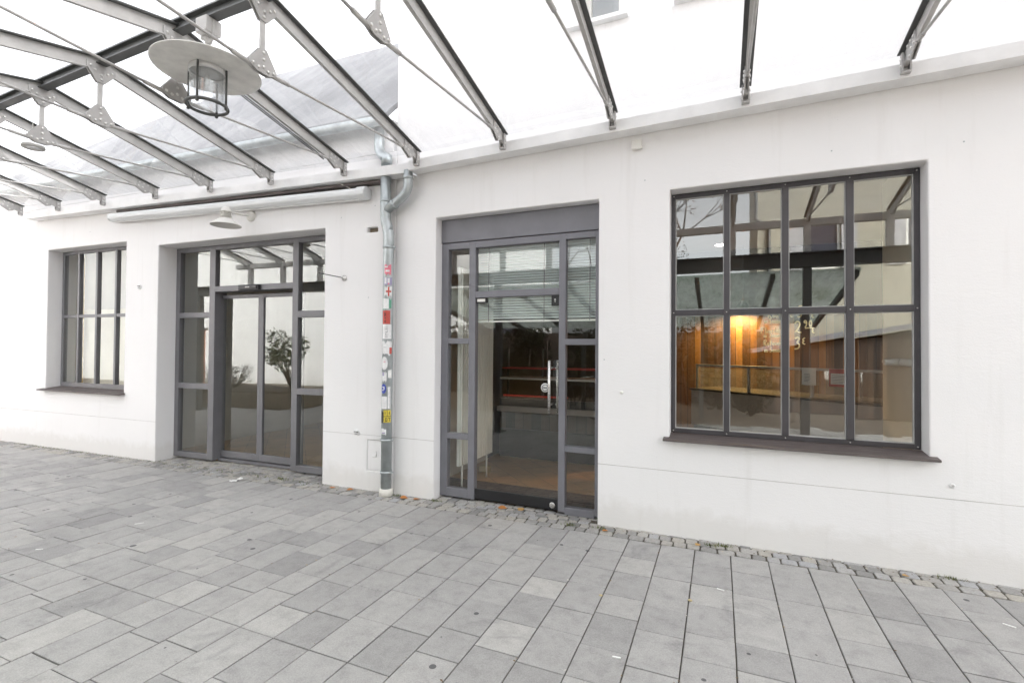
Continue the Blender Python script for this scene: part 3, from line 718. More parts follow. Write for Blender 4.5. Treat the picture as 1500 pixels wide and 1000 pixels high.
letter(gz, '3', .608, 1.716, .104, gy, .0036); letter(gz, '€', .665, 1.753, .066, gy, .0028)
gz.build('price_lettering', M['chalk'], win)

# ------------------------------------------------------------------ canopy
can = thing('glass_canopy', 'long gabled glass canopy on grey steel trusses in front of the white shops', 'canopy')
TX = [3.52, 2.41, 1.294, .201, -.922, -2.047, -3.098]
tl = [(-4.116, 3.774), (-5.285, 3.81), (-6.387, 3.842), (-7.51, 3.88), (-8.72, 3.92), (-9.88, 3.95), (-10.95, 3.98)]
def ridge(x):
    dx = min(0, x+3.5); return 2.53-.035*dx, 4.275-.014*dx
def eave(x):
    if x > -3.5: return 4.535, 3.80+.018*(x+3.2)
    return wally(x)-.165, 3.80-.0205*(x+3.2)
SEAVE = .6
trusses = []
ALLX = TX+[t[0]*1.0 for t in tl]
ALLX = [x if x > -3.5 else (-3.5+(x+3.5)*.985) for x in ALLX]
def P3(x, y, z): return Vector((x, y, z))
BOLTED = (M['plate_paint'], M['bolt'])
def truss(x):
    tr = thing('truss', None, None); tr.parent = can
    yr, zr = ridge(x); yn, zn = eave(x); zn += .035; ys = SEAVE; zs = 3.83
    # rafters: I-section, web and flanges
    for (ya, za) in ((yn, zn), (ys, zs)):
        wb = MB(); fl = MB()
        d = Vector((0, ya-yr, za-zr)); n = Vector((0, -d.z, d.y)).normalized()
        if n.z < 0: n = -n
        a = P3(x, yr, zr); b = P3(x, ya, za)
        wb.prism([a+n*.040+Vector((-.007, 0, 0)), b+n*.040+Vector((-.007, 0, 0)), b-n*.052+Vector((-.007, 0, 0)), a-n*.052+Vector((-.007, 0, 0))], (.014, 0, 0))
        fl.prism([a+n*.052+Vector((-.045, 0, 0)), b+n*.052+Vector((-.045, 0, 0)), b+n*.041+Vector((-.045, 0, 0)), a+n*.041+Vector((-.045, 0, 0))], (.09, 0, 0))
        wb.prism([a-n*.053+Vector((-.016, 0, 0)), b-n*.053+Vector((-.016, 0, 0)), b-n*.062+Vector((-.016, 0, 0)), a-n*.062+Vector((-.016, 0, 0))], (.032, 0, 0))
        wb.build('rafter', M['steel_paint'], tr); fl.build('rafter_flange', M['steel_dark'], tr)
    # ridge gusset, strut, lower gusset
    zb = 3.72-.014*min(0, x+3.5); T = .009
    gp = MB(); lg = MB()
    for sx in (-T-.009, .009):
        gp.prism([(x+sx, yr-.115, zr-.02), (x+sx, yr+.115, zr-.02), (x+sx, yr+.115, zr-.075), (x+sx, yr+.03, zr-.185), (x+sx, yr-.03, zr-.185), (x+sx, yr-.115, zr-.075)], (T, 0, 0))
        lg.prism([(x+sx, yr-.027, zb+.165), (x+sx, yr+.027, zb+.165), (x+sx, yr+.115, zb+.04), (x+sx, yr+.115, zb+.012), (x+sx, yr+.05, zb-.018), (x+sx, yr-.05, zb-.018), (x+sx, yr-.115, zb+.012), (x+sx, yr-.115, zb+.04)], (T, 0, 0))
        dr = 1 if sx > 0 else -1; xs_ = x+(sx+T if sx > 0 else sx)
        for q in ((-.085, -.06), (.085, -.06), (-.0, -.115), (0, -.155), (-.05, -.085), (.05, -.085)): gp.bolt((xs_, yr+q[0], zr+q[1]), (dr, 0, 0))
        for q in ((0, .135), (0, .085), (-.085, .022), (-.04, .012), (.04, .012), (.085, .022), (.0, .03)): lg.bolt((xs_, yr+q[0], zb+q[1]), (dr, 0, 0))
    gp.build('ridge_plate', BOLTED, tr); lg.build('tie_plate', BOLTED, tr)
    sb = MB(); sb.box(x-.008, x+.008, yr-.019, yr+.019, zb+.10, zr-.12); sb.build('strut', M['steel_paint'], tr)
    # eave gussets and tie rods
    for (ya, za, s) in ((yn, zn, 1), (ys, zs, -1)):
        rd = MB(); eg = MB()
        d = (P3(x, ya, za)-P3(x, yr, zr)).normalized(); n = Vector((0, -d.z, d.y)); n = n if n.z > 0 else -n
        e = P3(x, ya, za)
        for sx in (-.017, .008):
            o_ = Vector((sx, 0, 0))
            eg.prism([e-d*.27+n*.03+o_, e-d*.10+n*.03+o_, e-d*.10-n*.085+o_, e-d*.145-n*.115+o_, e-d*.27-n*.075+o_], (.009, 0, 0))
            dr = 1 if sx > 0 else -1; of = Vector((sx+.009 if sx > 0 else sx, 0, 0))
            for q in ((.245, .0), (.245, -.05), (.19, .008), (.19, -.05), (.135, .01), (.15, -.085)): eg.bolt(e-d*q[0]+n*q[1]+of, (dr, 0, 0))
        # end cleat that bolts the rafter to the gutter or eave beam
        eg.box(x-.030, x+.030, ya-.045, ya-.002, za-.115, za-.10)
        for sx in (-.030, .020): eg.box(x+sx, x+sx+.010, ya-.05, ya-.002, za-.0995, za+.035)
        for zz in (-.06, -.01):
            eg.bolt((x+.030, ya-.025, za+zz), (1, 0, 0)); eg.bolt((x-.030, ya-.025, za+zz), (-1, 0, 0))
        p0 = P3(x, yr+s*.08, zb+.012); p1 = e-d*.27-n*.06
        t = (p1-p0).normalized()
        rd.tube([p0, p0+t*.16], .017, 8); rd.tube([p0+t*.15, p1-t*.05], .0108, 8); rd.tube([p1-t*.09, p1+t*.03], .016, 8)
        rd.build('tie_rod', M['steel_paint'], tr); eg.build('end_plate', BOLTED, tr)
    if abs(x+4.11) < .06:                    # cable conduits clipped under one rafter
        d = (P3(x, yn, zn)-P3(x, yr, zr)).normalized(); a = P3(x, yr, zr)+Vector((0, 0, -.085)); L_ = (P3(x, yn, zn)-P3(x, yr, zr)).length
        for dz in (0, -.02):
            g = MB(); g.tube([a+d*.25+Vector((-.01, 0, dz)), a+d*(L_-.34)+Vector((-.01, 0, dz))], .006, 8); g.build('conduit', M['steel_dark'], tr)
    return tr
for x in ALLX: truss(x)
# ridge beam: dark twin profile
g = MB(); xa, xb = 4.0, -11.4
for a, b in ((xa, -3.5), (-3.5, xb)):
    (ya, za), (yb_, zb_) = ridge(a), ridge(b)
    def pr(dy0, dy1, dz0, dz1): g.prism([(a, ya+dy0, za+dz0), (a, ya+dy1, za+dz0), (a, ya+dy1, za+dz1), (a, ya+dy0, za+dz1)], (b-a, yb_-ya, zb_-za))
    pr(-.045, .045, .058, .072); pr(-.012, .012, -.005, .058); pr(-.04, .04, -.018, -.0055)
g.build('ridge_beam', M['steel_dark'], can)
# glass panes and the cover strips over the rafters
xs = [4.0]+ALLX+[-11.3]
for a, b in zip(xs, xs[1:]):
    for side in (1, -1):
        def pt(x, top):
            yr, zr = ridge(x); yn, zn = eave(x)
            if side == 1: ya, za = yn+.05, zn+.03
            else: ya, za = SEAVE-.1, 3.815
            return (x, yr+side*.02, zr+.066) if top else (x, ya, za+.062)
        g = MB(); q = [pt(a-.012, 1), pt(b+.012, 1), pt(b+.012, 0), pt(a-.012, 0)]
        g.face(q); g.build('glass_pane', M['glass_canopy'], can, recalc=False)
# gutter boxes along the facade: two runs falling to the downpipe, seam between them
def gutter(p0, p1, z0, z1):
    g = MB(); d = Vector((p1[0]-p0[0], p1[1]-p0[1], z1-z0)); h, dp, t = .112, .16, .006
    n = Vector((d.y, -d.x, 0)).normalized();  n = n if n.y < 0 else -n
    base = Vector((p0[0], p0[1], z0))
    pr = [(0, 0), (dp, 0), (dp, h), (dp-.014, h), (dp-.014, t), (t, t), (t, h+.05), (0, h+.05)]
    g.prism([base+n*(u+.004)+Vector((0, 0, z)) for u, z in pr], d)
    return g.build('gutter', M['gutter'], can, .004)
gutter((-3.222, 4.70), (7.5, 4.70), 3.695, 3.895)
lp0 = LW(.275); lp1 = LW(-7.25)
gutter((lp0.x, lp0.y), (lp1.x, lp1.y), 3.675, 3.815)
# dark-coloured strip standing in for the shade between gutter and awning
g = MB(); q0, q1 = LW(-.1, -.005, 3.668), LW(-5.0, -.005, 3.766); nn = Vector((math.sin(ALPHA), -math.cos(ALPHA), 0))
g.prism([q0, q0+nn*.085, q0+nn*.085+Vector((0, 0, -.034)), q0+Vector((0, 0, -.034))], q1-q0); g.build('gap_shade_strip', M['sill'], can, .003)
# south eave: light beam on short posts above a deep dark I-beam, columns beyond the picture
g = MB(); g.box(-11.3, 4.0, SEAVE-.07, SEAVE+.05, 3.72, 3.835); g.build('eave_beam', M['steel_paint'], can, .004)
g = MB(); g.box(-13.5, 6.5, SEAVE-.10, SEAVE+.10, 3.27, 3.29); g.box(-13.5, 6.5, SEAVE-.10, SEAVE+.10, 3.05, 3.07); g.box(-13.5, 6.5, SEAVE-.012, SEAVE+.012, 3.07, 3.27); g.build('main_beam', M['steel_dark'], can)
for x in ALLX:
    g = MB(); g.box(x-.05, x+.05, SEAVE-.05, SEAVE+.05, 3.29, 3.72); g.build('short_post', M['steel_paint'], can, .004)
for x in (4.3, ALLX[2], -4.2, -8.0, -12.6):
    g = MB(); g.box(x-.06, x+.06, SEAVE-.06, SEAVE+.06, 0, 3.05); g.box(x-.13, x+.13, SEAVE-.13, SEAVE+.13, .0, .02); g.build('column', M['steel_dark'], can, .004)

# hanging lamp under the ridge
def hang_lamp(x, label, s=1., zoff=0.):
    yr, zr = ridge(x)
    L = thing('hanging_lamp', label, 'lamp', (x, yr, zr+zoff), 0, 'lamps under the canopy ridge'); L.scale = (s, s, s)
    g = MB(); g.box(-.06, .06, -.06, .06, -.13, -.02); g.box(-.075, .075, -.012, .012, -.15, -.03); g.build('bracket', M['steel_paint'], L, .004)
    g = MB(); g.tube([(0, 0, -.37), (0, 0, -.12)], .012, 10); g.lathe([(.03, 0), (.022, .03), (0, .032)], (0, 0, -.165), (0, 0, -1), 14); g.build('stem', M['steel_paint'], L)
    g = MB(); g.lathe([(0, -.355), (.06, -.357), (.345, -.384), (.362, -.392), (.362, -.399), (.345, -.399), (.10, -.389), (0, -.389)], (0, 0, 0), (0, 0, 1), 64); g.build('disc', M['lamp_white'], L)
    g = MB(); g.lathe([(.115, -.390), (.123, -.391), (.125, -.430), (.118, -.432), (.115, -.415)], (0, 0, 0), (0, 0, 1), 40)
    g.lathe([(0, -.389), (.07, -.390), (.075, -.425), (.06, -.435), (0, -.437)], (0, 0, 0), (0, 0, 1), 20); g.build('socket', M['gutter'], L)
    g = MB(); g.lathe([(.118, -.405), (.119, -.66)], (0, 0, 0), (0, 0, 1), 40); g.build('glass_cylinder', M['glass_lamp'], L)
    g = MB(); g.lathe([(.014, -.436), (.018, -.45), (.018, -.50), (.010, -.515), (0, -.517)], (0, 0, 0), (0, 0, 1), 18); g.build('bulb', M['paper'], L)
    g = MB()
    for k in range(4):
        an_ = R(28+90*k); cx, cy = .136*math.cos(an_), .136*math.sin(an_)
        g.tube([(cx, cy, -.395), (cx, cy, -.68)], .0075, 8)
        g.lathe([(0, -.70), (.012, -.693), (.012, -.66), (0, -.655)], (cx, cy, 0), (0, 0, 1), 8)
    ring = [(.136*math.cos(2*math.pi*k/40), .136*math.sin(2*math.pi*k/40), -.672) for k in range(41)]
    g.tube(ring, .012, 8, False); g.build('cage', M['steel_dark'], L)
    return L
hang_lamp(-3.70, 'large round disc lantern with glass cylinder and dark cage under the canopy', 1.04)
# small ring lamp at the far left
rl = thing('ring_lamp', 'small round ring lamp below the canopy glass at the far left', 'lamp', (-6.42, 2.60, 3.70), 0)
g = MB(); g.lathe([(.055, 0), (.088, -.004), (.094, .012), (.088, .028), (.055, .03), (.055, 0)], (0, 0, 0), (0, 0, 1), 36); g.build('ring', M['steel_paint'], rl)
g = MB(); g.tube([(-.07, 0, .02), (-.02, 0, .20), (0, 0, .60)], .003, 8); g.build('cord', M['white_metal'], rl)

# ------------------------------------------------------------------ downpipe, stickers
PX, PY, PR = -3.532, 4.605, .061
dp = thing('downpipe', 'grey zinc downpipe covered with stickers between the two shop fronts', 'downpipe', (PX, PY, 0))
def bend(pts, n=8):   # quadratic bezier chain through three points
    a, b, c = map(Vector, pts); return [a*(1-t)**2+b*2*t*(1-t)+c*t*t for t in [i/n for i in range(n+1)]]
g = MB(); up_ = [(-.045, -.005, 3.70), (-.045, -.005, 3.32)]
path = up_+bend([(-.045, -.005, 3.24), (-.045, -.005, 3.16), (-.015, 0, 3.10)])+bend([(-.012, 0, 3.06), (0, 0, 3.03), (0, 0, 2.97)])+[(0, 0, .08)]
g.tube(path, PR, 28); g.build('pipe', M['zinc'], dp)
g = MB(); br = [(.275, -.02, 3.71), (.275, -.02, 3.62)]+bend([(.275, -.02, 3.56), (.275, -.02, 3.46), (.17, -.02, 3.40)])+[(-.035, -.01, 3.29)]
g.tube(br, .052, 24); g.build('branch_pipe', M['zinc'], dp)
for zz, xo in ((3.40, -.045), (2.86, 0), (.64, 0), (.27, 0)):
    g = MB(); g.lathe([(PR+.001, -.014), (PR+.007, -.014), (PR+.007, .014), (PR+.001, .014), (PR+.001, -.014)], (xo, 0, zz), (0, 0, 1), 28)
    if xo == 0: g.box(-.012, .012, PR*.99, .095, zz-.012, zz+.012); g.box(PR, PR+.03, -.01, .01, zz-.012, zz+.012)
    g.build('clamp', M['zinc'], dp)
for c_, d_ in ((Vector((.275, -.02, 3.63)), Vector((0, 0, 1))), (Vector((.17, -.02, 3.40))+Vector((-.205, .01, -.11)).normalized()*.1, Vector((-.205, .01, -.11)).normalized())):
    g = MB(); g.lathe([(.0525, -.02), (.058, -.02), (.058, .02), (.0525, .02), (.0525, -.02)], c_, d_, 24); g.build('pipe_sleeve', M['zinc'], dp)
g = MB(); g.lathe([(PR+.002, 0), (PR+.02, 0), (PR+.018, .07), (PR+.004, .085), (PR+.001, .085)], (0, 0, .0), (0, 0, 1), 28); g.build('foot_collar', M['inner_white'], dp)
g = MB(); g.tube([(-.20, .06, 4.30)]+bend([(-.20, .06, 4.12), (-.20, .06, 3.98), (-.06, .03, 3.93)])+[(-.045, 0, 3.82)], .06, 20); g.build('upper_elbow', M['zinc'], dp)

AZ0 = math.atan2(-PY, -PX)        # direction from the pipe to the camera
def sticker(label, a0, a1, z0, z1, mat, shape='rect', marks=()):
    """a patch wrapped on the pipe; a in degrees from the camera direction, marks are (pts, material) in patch units 0..1"""
    root = None
    def patch(poly, rad, m_, name, parent):
        mb = MB(); n = 14
        if poly == 'rect': f = lambda u: (0, 1)
        if poly == 'disc': f = lambda u: (.5-math.sqrt(max(0, .25-(u-.5)**2)), .5+math.sqrt(max(0, .25-(u-.5)**2)))
        if poly == 'torn':
            tt = [random.uniform(0, .22) for _ in range(n+1)]; bb = [random.uniform(0, .22) for _ in range(n+1)]
            f = lambda u: (bb[int(round(u*n))], 1-tt[int(round(u*n))])
        if isinstance(poly, tuple): f = lambda u: (poly[2], poly[3])
        ua, ub = (poly[0], poly[1]) if isinstance(poly, tuple) else (0, 1)
        prev = None
        for k in range(n+1):
            uu = k/n; an_ = AZ0-R(a0+(a1-a0)*(ua+(ub-ua)*uu))*-1; lo_, hi_ = f(uu)
            if hi_-lo_ < .02: lo_, hi_ = .49, .51
            v = []
            for rr_ in (rad, rad-.002):
                for zz in (z0+(z1-z0)*lo_, z0+(z1-z0)*hi_): v.append(mb.bm.verts.new((rr_*math.cos(an_), rr_*math.sin(an_), zz)))
            if prev:
                mb.bm.faces.new((prev[0], v[0], v[1], prev[1])); mb.bm.faces.new((prev[2], prev[3], v[3], v[2]))
                mb.bm.faces.new((prev[1], v[1], v[3], prev[3])); mb.bm.faces.new((prev[0], prev[2], v[2], v[0]))
            else: mb.bm.faces.new((v[0], v[1], v[3], v[2]))
            prev = v
        mb.bm.faces.new((prev[0], prev[2], prev[3], prev[1]))
        return mb.build(name, m_, parent)
    o = patch(shape, PR+.0022, mat, 'sticker', None); o.location = (PX, PY, 0); tag(o, label, 'sticker', 'stickers on the downpipe')
    for i, (p, m_) in enumerate(marks): patch(p, PR+.0034+.0006*i, m_, 'print', o)
    return o
random.seed(4)
W = M['s_white']
sticker('torn pink and white sticker, topmost on the downpipe', -42, 30, 2.52, 2.66, M['s_pink'], 'torn', [((.2, .75, .35, .5), W), ((.1, .5, .7, .8), W)])
sticker('white scribbled sticker with violet edge just above the red cross sticker', -48, 42, 2.41, 2.515, M['s_violet'], 'torn', [((.1, .35, .2, .9), W), ((.45, .7, .3, .8), W), ((.5, .65, .1, .3), M['s_pink'])])
sticker('white sticker with a bold red cross on it', -40, 45, 2.275, 2.41, W, 'torn', [((.44, .62, .12, .9), M['s_red']), ((.2, .85, .44, .58), M['s_red'])])
sticker('torn white sticker with green corner below the red cross sticker', -60, 38, 2.13, 2.27, M['s_green'], 'torn', [((.05, .7, .1, .95), W)])
sticker('red rectangular sticker with dark vertical print', -62, 25, 1.97, 2.125, M['s_red'], 'rect', [((.30, .36, .1, .25), M['s_black']), ((.44, .5, .1, .3), M['s_black']), ((.30, .5, .4, .46), M['s_black']), ((.3, .36, .55, .85), M['s_black']), ((.44, .5, .6, .8), M['s_black'])])
sticker('white upright sticker with grey vertical lettering', -62, 40, 1.80, 1.965, W, 'rect', [((.38, .62, .10, .14), M['s_grey']), ((.38, .62, .22, .26), M['s_grey']), ((.38, .44, .30, .38), M['s_grey']), ((.38, .62, .44, .48), M['s_grey']), ((.56, .62, .52, .60), M['s_grey']), ((.38, .62, .66, .70), M['s_grey']), ((.38, .62, .78, .82), M['s_grey'])])
sticker('white sticker with red flash at its right side', -66, 48, 1.60, 1.785, W, 'torn', [((.75, 1., .15, .55), M['s_red']), ((.2, .5, .55, .58), M['s_grey'])])
sticker('round plain white sticker below the red flash sticker', -72, 5, 1.445, 1.595, W, 'disc', [((.4, .7, .6, .64), M['s_pink'])])
sticker('small torn white sticker with violet blot', -70, -5, 1.30, 1.44, W, 'torn', [((.2, .55, .55, .85), M['s_violet'])])
sticker('small pale cream sticker to the right of the violet blot sticker', 8, 50, 1.34, 1.46, M['paper'], 'torn')
sticker('round blue sticker with white sign', -70, -8, 1.175, 1.285, M['s_blue'], 'disc', [((.3, .7, .62, .72), W), ((.55, .7, .4, .62), W), ((.3, .5, .3, .4), W)])
sticker('narrow upright white strip sticker right of the round blue one', 8, 38, 1.00, 1.25, W, 'rect', [((.7, .85, .05, .95), M['s_grey'])])
sticker('plain white square sticker under the round blue one', -66, 0, 1.0, 1.14, W, 'rect')
sticker('black torn sticker beside the yellow one', -72, -32, .83, .985, M['s_black'], 'torn')
# yellow sticker with the characters 1 and OT
sticker('yellow sticker lettered OT with dark dividing lines', -36, 44, .845, .985, M['s_yellow'], 'rect',
        [((.0, 1., .47, .52), M['s_black']), ((.48, .53, .52, 1.), M['s_black']), ((.2, .27, .65, .88), M['s_black']), ((.75, .82, .65, .88), M['s_black']),
         ((.25, .32, .1, .38), M['s_black']), ((.45, .52, .1, .38), M['s_black']), ((.25, .52, .1, .14), M['s_black']), ((.25, .52, .34, .38), M['s_black']), ((.62, .92, .34, .38), M['s_black']), ((.74, .80, .1, .38), M['s_black'])])
sticker('worn white and blue sticker, lowest on the downpipe', -66, -4, .70, .78, W, 'torn', [((.2, .8, .25, .40), M['s_violet'])])

# ------------------------------------------------------------------ things on the wall
aw = thing('awning', 'closed white awning cassette above the sliding glass doors', 'awning', ORG_L, ALPHA)
def awp(u, d, dz): return (u, d, 3.665+(.53-3.665+3.665-.53)*0+(3.535-3.665)*(u+5.1)/4.75+dz+.0)
prof = [(-.02, .05), (-.09, .064), (-.13, .05), (-.155, .01), (-.15, -.03), (-.12, -.055), (-.06, -.062), (-.02, -.045)]
g = MB(); a_ = [awp(-5.08, p[0], p[1]) for p in prof]; b_ = Vector(awp(-.46, 0, 0))-Vector(awp(-5.08, 0, 0)); g.prism(a_, b_); g.build('cassette', M['awning'], aw, .012, 3)
g = MB(); g.prism([awp(-5.06, -.035, -.068), awp(-5.06, -.075, -.074), awp(-5.06, -.075, -.063), awp(-5.06, -.035, -.058)], b_*.99); g.build('front_lip', M['gutter'], aw)
for ua, ub, sc2 in ((-.475, -.345, 1.22), (-5.12, -5.075, 1.06)):
    g = MB(); g.prism([awp(ua, -.085+(p[0]+.085)*sc2, p[1]*sc2) for p in prof], Vector(awp(ub, 0, 0))-Vector(awp(ua, 0, 0))); g.build('end_cap', M['awning'], aw, .015, 3)
g = MB()
for uu in (-4.4, -2.8, -1.2): c_ = awp(uu, 0, 0); g.box(uu-.04, uu+.04, -.045, -.001, c_[2]-.03, c_[2]+.08)
g.build('wall_bracket', M['awning'], aw)
g = MB(); g.tube(bend([LW(-.62, -.06, 3.62)-Vector(ORG_L), LW(-.72, -.09, 3.68)-Vector(ORG_L), LW(-.80, -.12, 3.70)-Vector(ORG_L)]), .006, 6); o_ = g.build('power_cable', M['white_metal'], aw); o_.rotation_euler = (0, 0, -ALPHA)

wl = thing('wall_lamp', 'small white cone shaped wall lamp under the awning', 'lamp', ORG_L, ALPHA)
LZ = 3.455; LX = -2.40; LD = -.30
g = MB(); g.lathe([(.075, 0), (.075, .02), (.06, .035), (.03, .045), (0, .046)], (-2.30, -.001, LZ-.0), (0, -1, 0), 28); g.build('wall_plate', M['white_metal'], wl, 0)
g = MB(); g.tube([(-2.30, -.04, LZ), (-2.33, -.12, LZ-.01), (-2.37, -.24, LZ-.005), (LX, LD, LZ-.0)], .013, 10); g.build('arm', M['white_metal'], wl)
g = MB(); g.lathe([(0, .055), (.03, .05), (.052, .03), (.058, .0), (.075, -.008), (.075, -.016), (.04, -.018)], (LX, LD, LZ), (0, 0, 1), 28); g.build('cap', M['white_metal'], wl)
g = MB()
for i in range(3): g.lathe([(.045, -.036-i*.025), (.068, -.040-i*.025), (.068, -.046-i*.025), (.045, -.046-i*.025)], (LX, LD, LZ), (0, 0, 1), 28)
for k in range(4): an_ = R(20+90*k); g.tube([(LX+.06*math.cos(an_), LD+.06*math.sin(an_), LZ-.012), (LX+.06*math.cos(an_), LD+.06*math.sin(an_), LZ-.105)], .005, 6)
g.lathe([(.035, -.015), (.035, -.11)], (LX, LD, LZ), (0, 0, 1), 20); g.build('louvre_neck', M['white_metal'], wl)
g = MB(); g.lathe([(.05, -.095), (.07, -.102), (.178, -.182), (.181, -.192), (.173, -.188), (.065, -.112), (.04, -.106)], (LX, LD, LZ), (0, 0, 1), 40); g.build('shade', M['white_metal'], wl)

jb = thing('junction_box', 'small white square box on the wall under the gutter', 'junction box', (-.725, 4.70, 3.64))
g = MB(); g.box(-.043, .043, -.035, -.0005, -.04, .04); g.build('case', M['white_metal'], jb, .005)
g = MB(); g.box(-.047, .047, -.044, -.0355, -.044, .044); g.build('cover', M['white_metal'], jb, .004)
g = MB(); g.tube([(.043, -.02, -.03), (.055, -.02, -.03)], .01, 8); g.build('cable_gland', M['white_metal'], jb)

hk = thing('wall_hook', 'metal wall anchor with thin wire stub beside the sliding doors', 'hook', LW(-.74, 0, 2.55), ALPHA)
g = MB(); g.lathe([(.035, 0), (.035, .008), (.02, .014), (.016, .03), (0, .03)], (0, -.001, 0), (0, -1, 0), 20); g.build('plate', M['chrome'], hk)
g = MB(); g.tube([(0, -.025, 0), (-.10, -.10, .02), (-.22, -.20, .045)], .006, 8); g.build('rod', M['steel_dark'], hk)
for lab, pos in (('round grey screw cap on the wall pier left of the sliding doors', LW(-4.56, 0, 2.59)), ('small grey tap stub low on the wall between sliding doors and downpipe', LW(-.525, 0, .675))):
    f_ = thing('wall_fitting', lab, 'fitting', pos, ALPHA, 'small fittings on the white wall')
    g = MB(); g.lathe([(.038, 0), (.038, .012), (.03, .016), (0, .016)], (0, -.001, 0), (0, -1, 0), 20); g.build('cap', M['gutter'], f_)
    g = MB(); g.tube([(-.03, -.02, .01), (.03, -.02, .01)], .006, 8); g.tube([(-.02, -.02, -.014), (.02, -.02, -.014)], .005, 8); g.build('screw', M['steel_dark'], f_)
f_ = thing('wall_fitting', 'small white round knob on the wall between shop door and wide window', 'fitting', (-.86, 4.70, 1.29), 0, 'small fittings on the white wall')
g = MB(); g.lathe([(.016, 0), (.016, .012), (.01, .018), (0, .018)], (0, -.001, 0), (0, -1, 0), 16); g.build('cap', M['white_metal'], f_)
f_ = thing('wall_fitting', 'small ring fitting low on the wall below the wide window corner', 'fitting', (1.62, 4.70, .69), 0, 'small fittings on the white wall')
g = MB(); g.lathe([(.010, 0), (.018, 0), (.018, .008), (.010, .008)], (0, -.001, 0), (0, -1, 0), 16); g.build('ring', M['gutter'], f_)
for lab, x, z in (('drilled hole left of the wide window top', -.65, 3.30), ('drilled hole above the wide window', .85, 3.35), ('drilled hole right of the wide window top', 1.70, 3.29), ('drilled hole beside the shop door edge', -1.03, 1.60)):
    g = MB(); g.lathe([(0, 0), (.004, 0), (.006, .002), (.0065, 0)], (0, -.0012, 0), (0, -1, 0), 10); o = g.build('wall_plug', M['zinc']); o.location = (x, 4.70, z); tag(o, 'dark wall plug in a '+lab, 'wall plug', 'wall plugs on the facade')
for i, (lab, u, z) in enumerate((('under the awning end near the downpipe', -.30, 3.40), ('left of the downpipe at sticker height', -.38, 2.30), ('between sliding doors and awning', -.80, 3.30), ('above the small left window', -5.8, 3.52), ('left of the small window', -7.6, 2.4))):
    g = MB(); g.lathe([(0, 0), (.004, 0), (.006, .002), (.0065, 0)], (0, -.0012, 0), (0, -1, 0), 10); o = g.build('wall_plug', M['zinc']); o.location = LW(u, 0, z); o.rotation_euler = (0, 0, ALPHA); tag(o, 'dark wall plug '+lab, 'wall plug', 'wall plugs on the facade')

# ------------------------------------------------------------------ litter on the paving
def leaf(label, x, y, s, rz, mat=None, z=.004):
    g = MB(); n = 6; L = []; Rr = []
    for i in range(n+1):
        t = i/n; wv = math.sin(math.pi*t**.8)*.42; zc = .012*math.sin(t*4)*random.uniform(.7, 1.2)+.10*abs(t-.5)**2
        L.append(g.bm.verts.new(((t-.5), wv, zc+wv*.30))); Rr.append(g.bm.verts.new(((t-.5), -wv, zc+wv*.22)))
    mid = [g.bm.verts.new(((i/n-.5), 0, .10*abs(i/n-.5)**2)) for i in range(n+1)]
    for i in range(n):
        for S in (L, Rr):
            try: g.bm.faces.new((mid[i], mid[i+1], S[i+1], S[i]))
            except ValueError: pass
    o = g.build('fallen_leaf', mat or M['dead_leaf']); o.location = (x, y, z); o.scale = (s, s, s); o.rotation_euler = (R(random.uniform(-8, 8)), R(random.uniform(-8, 8)), rz)
    return tag(o, label, 'leaf', 'fallen leaves on the cobbles')
random.seed(12)
leaf('bright orange leaf at the right of the downpipe foot', -3.28, 4.60, .095, .3)
leaf('orange leaf between downpipe foot and door opening', -3.12, 4.62, .085, 1.1)
leaf('red brown leaf in front of the middle of the shop door', -2.12, 4.74, .10, .2)
leaf('upright orange leaf under the shop door near its lock', -1.92, 4.78, .09, 1.4, M['dead_leaf_pale'])
leaf('brown leaf left of the downpipe beside the wall', -4.05, 4.60, .085, .6)
leaf('small brown leaf at the wall foot right of the sliding doors', -4.30, 4.58, .08, 2.0)
leaf('yellow leaf on the cobbles under the left end of the wide window', -.17, 4.56, .055, .9, M['dead_leaf_pale'])
leaf('yellow leaf on the cobbles under the right end of the wide window', 1.30, 4.58, .05, .1, M['dead_leaf_pale'])
leaf('orange leaf on the cobbles near the right door jamb', -.98, 4.55, .06, .5)
pp = MB(); n = 9
grid = [[pp.bm.verts.new((i*.018+random.uniform(-.004, .004), j*.016+random.uniform(-.004, .004), .004+random.uniform(0, .04)*(1 if i > 4 else .25))) for j in range(6)] for i in range(n)]
for i in range(n-1):
    for j in range(5): pp.bm.faces.new((grid[i][j], grid[i+1][j], grid[i+1][j+1], grid[i][j+1]))
o = pp.build('paper_scrap', M['paper']); o.location = (-5.62, 4.22, .004); o.rotation_euler = (0, 0, .9); tag(o, 'crumpled white paper scrap lying in front of the sliding doors', 'litter')
for lab, x, y, l, rz in (('white paper strip on the paving below the wide window', .01, 3.78, .05, -.3), ('white paper strip at the right edge of the paving', 1.66, 4.02, .06, -.5), ('white stick on the near paving at the bottom of the picture', -.52, 2.72, .045, .1), ('white paper strip on the left paving', -5.1, 2.9, .07, .9), ('white paper strip on the far left paving', -5.2, 2.2, .05, .6)):
    g = MB(); g.box(-l/2, l/2, -.006, .006, .002, .006); o = g.build('paper_strip', M['paper'], None, .001); o.location = (x, y, 0); o.rotation_euler = (0, 0, rz); tag(o, lab, 'litter', 'paper scraps on the paving')
for lab, x, y, s in (('small pale pebble on the slabs below the wide window', -.18, 3.53, .016), ('tiny pale pebble on the slabs in the middle of the near paving', -.75, 3.35, .014)):
    g = MB(); g.lathe([(0, -.4), (.7, -.25), (1, .1), (.7, .5), (0, .65)], (0, 0, .4), (0, 0, 1), 10); o = g.build('pebble', M['pale_wood']); o.scale = (s, s*.8, s*.7); o.location = (x, y, .001); tag(o, lab, 'pebble')
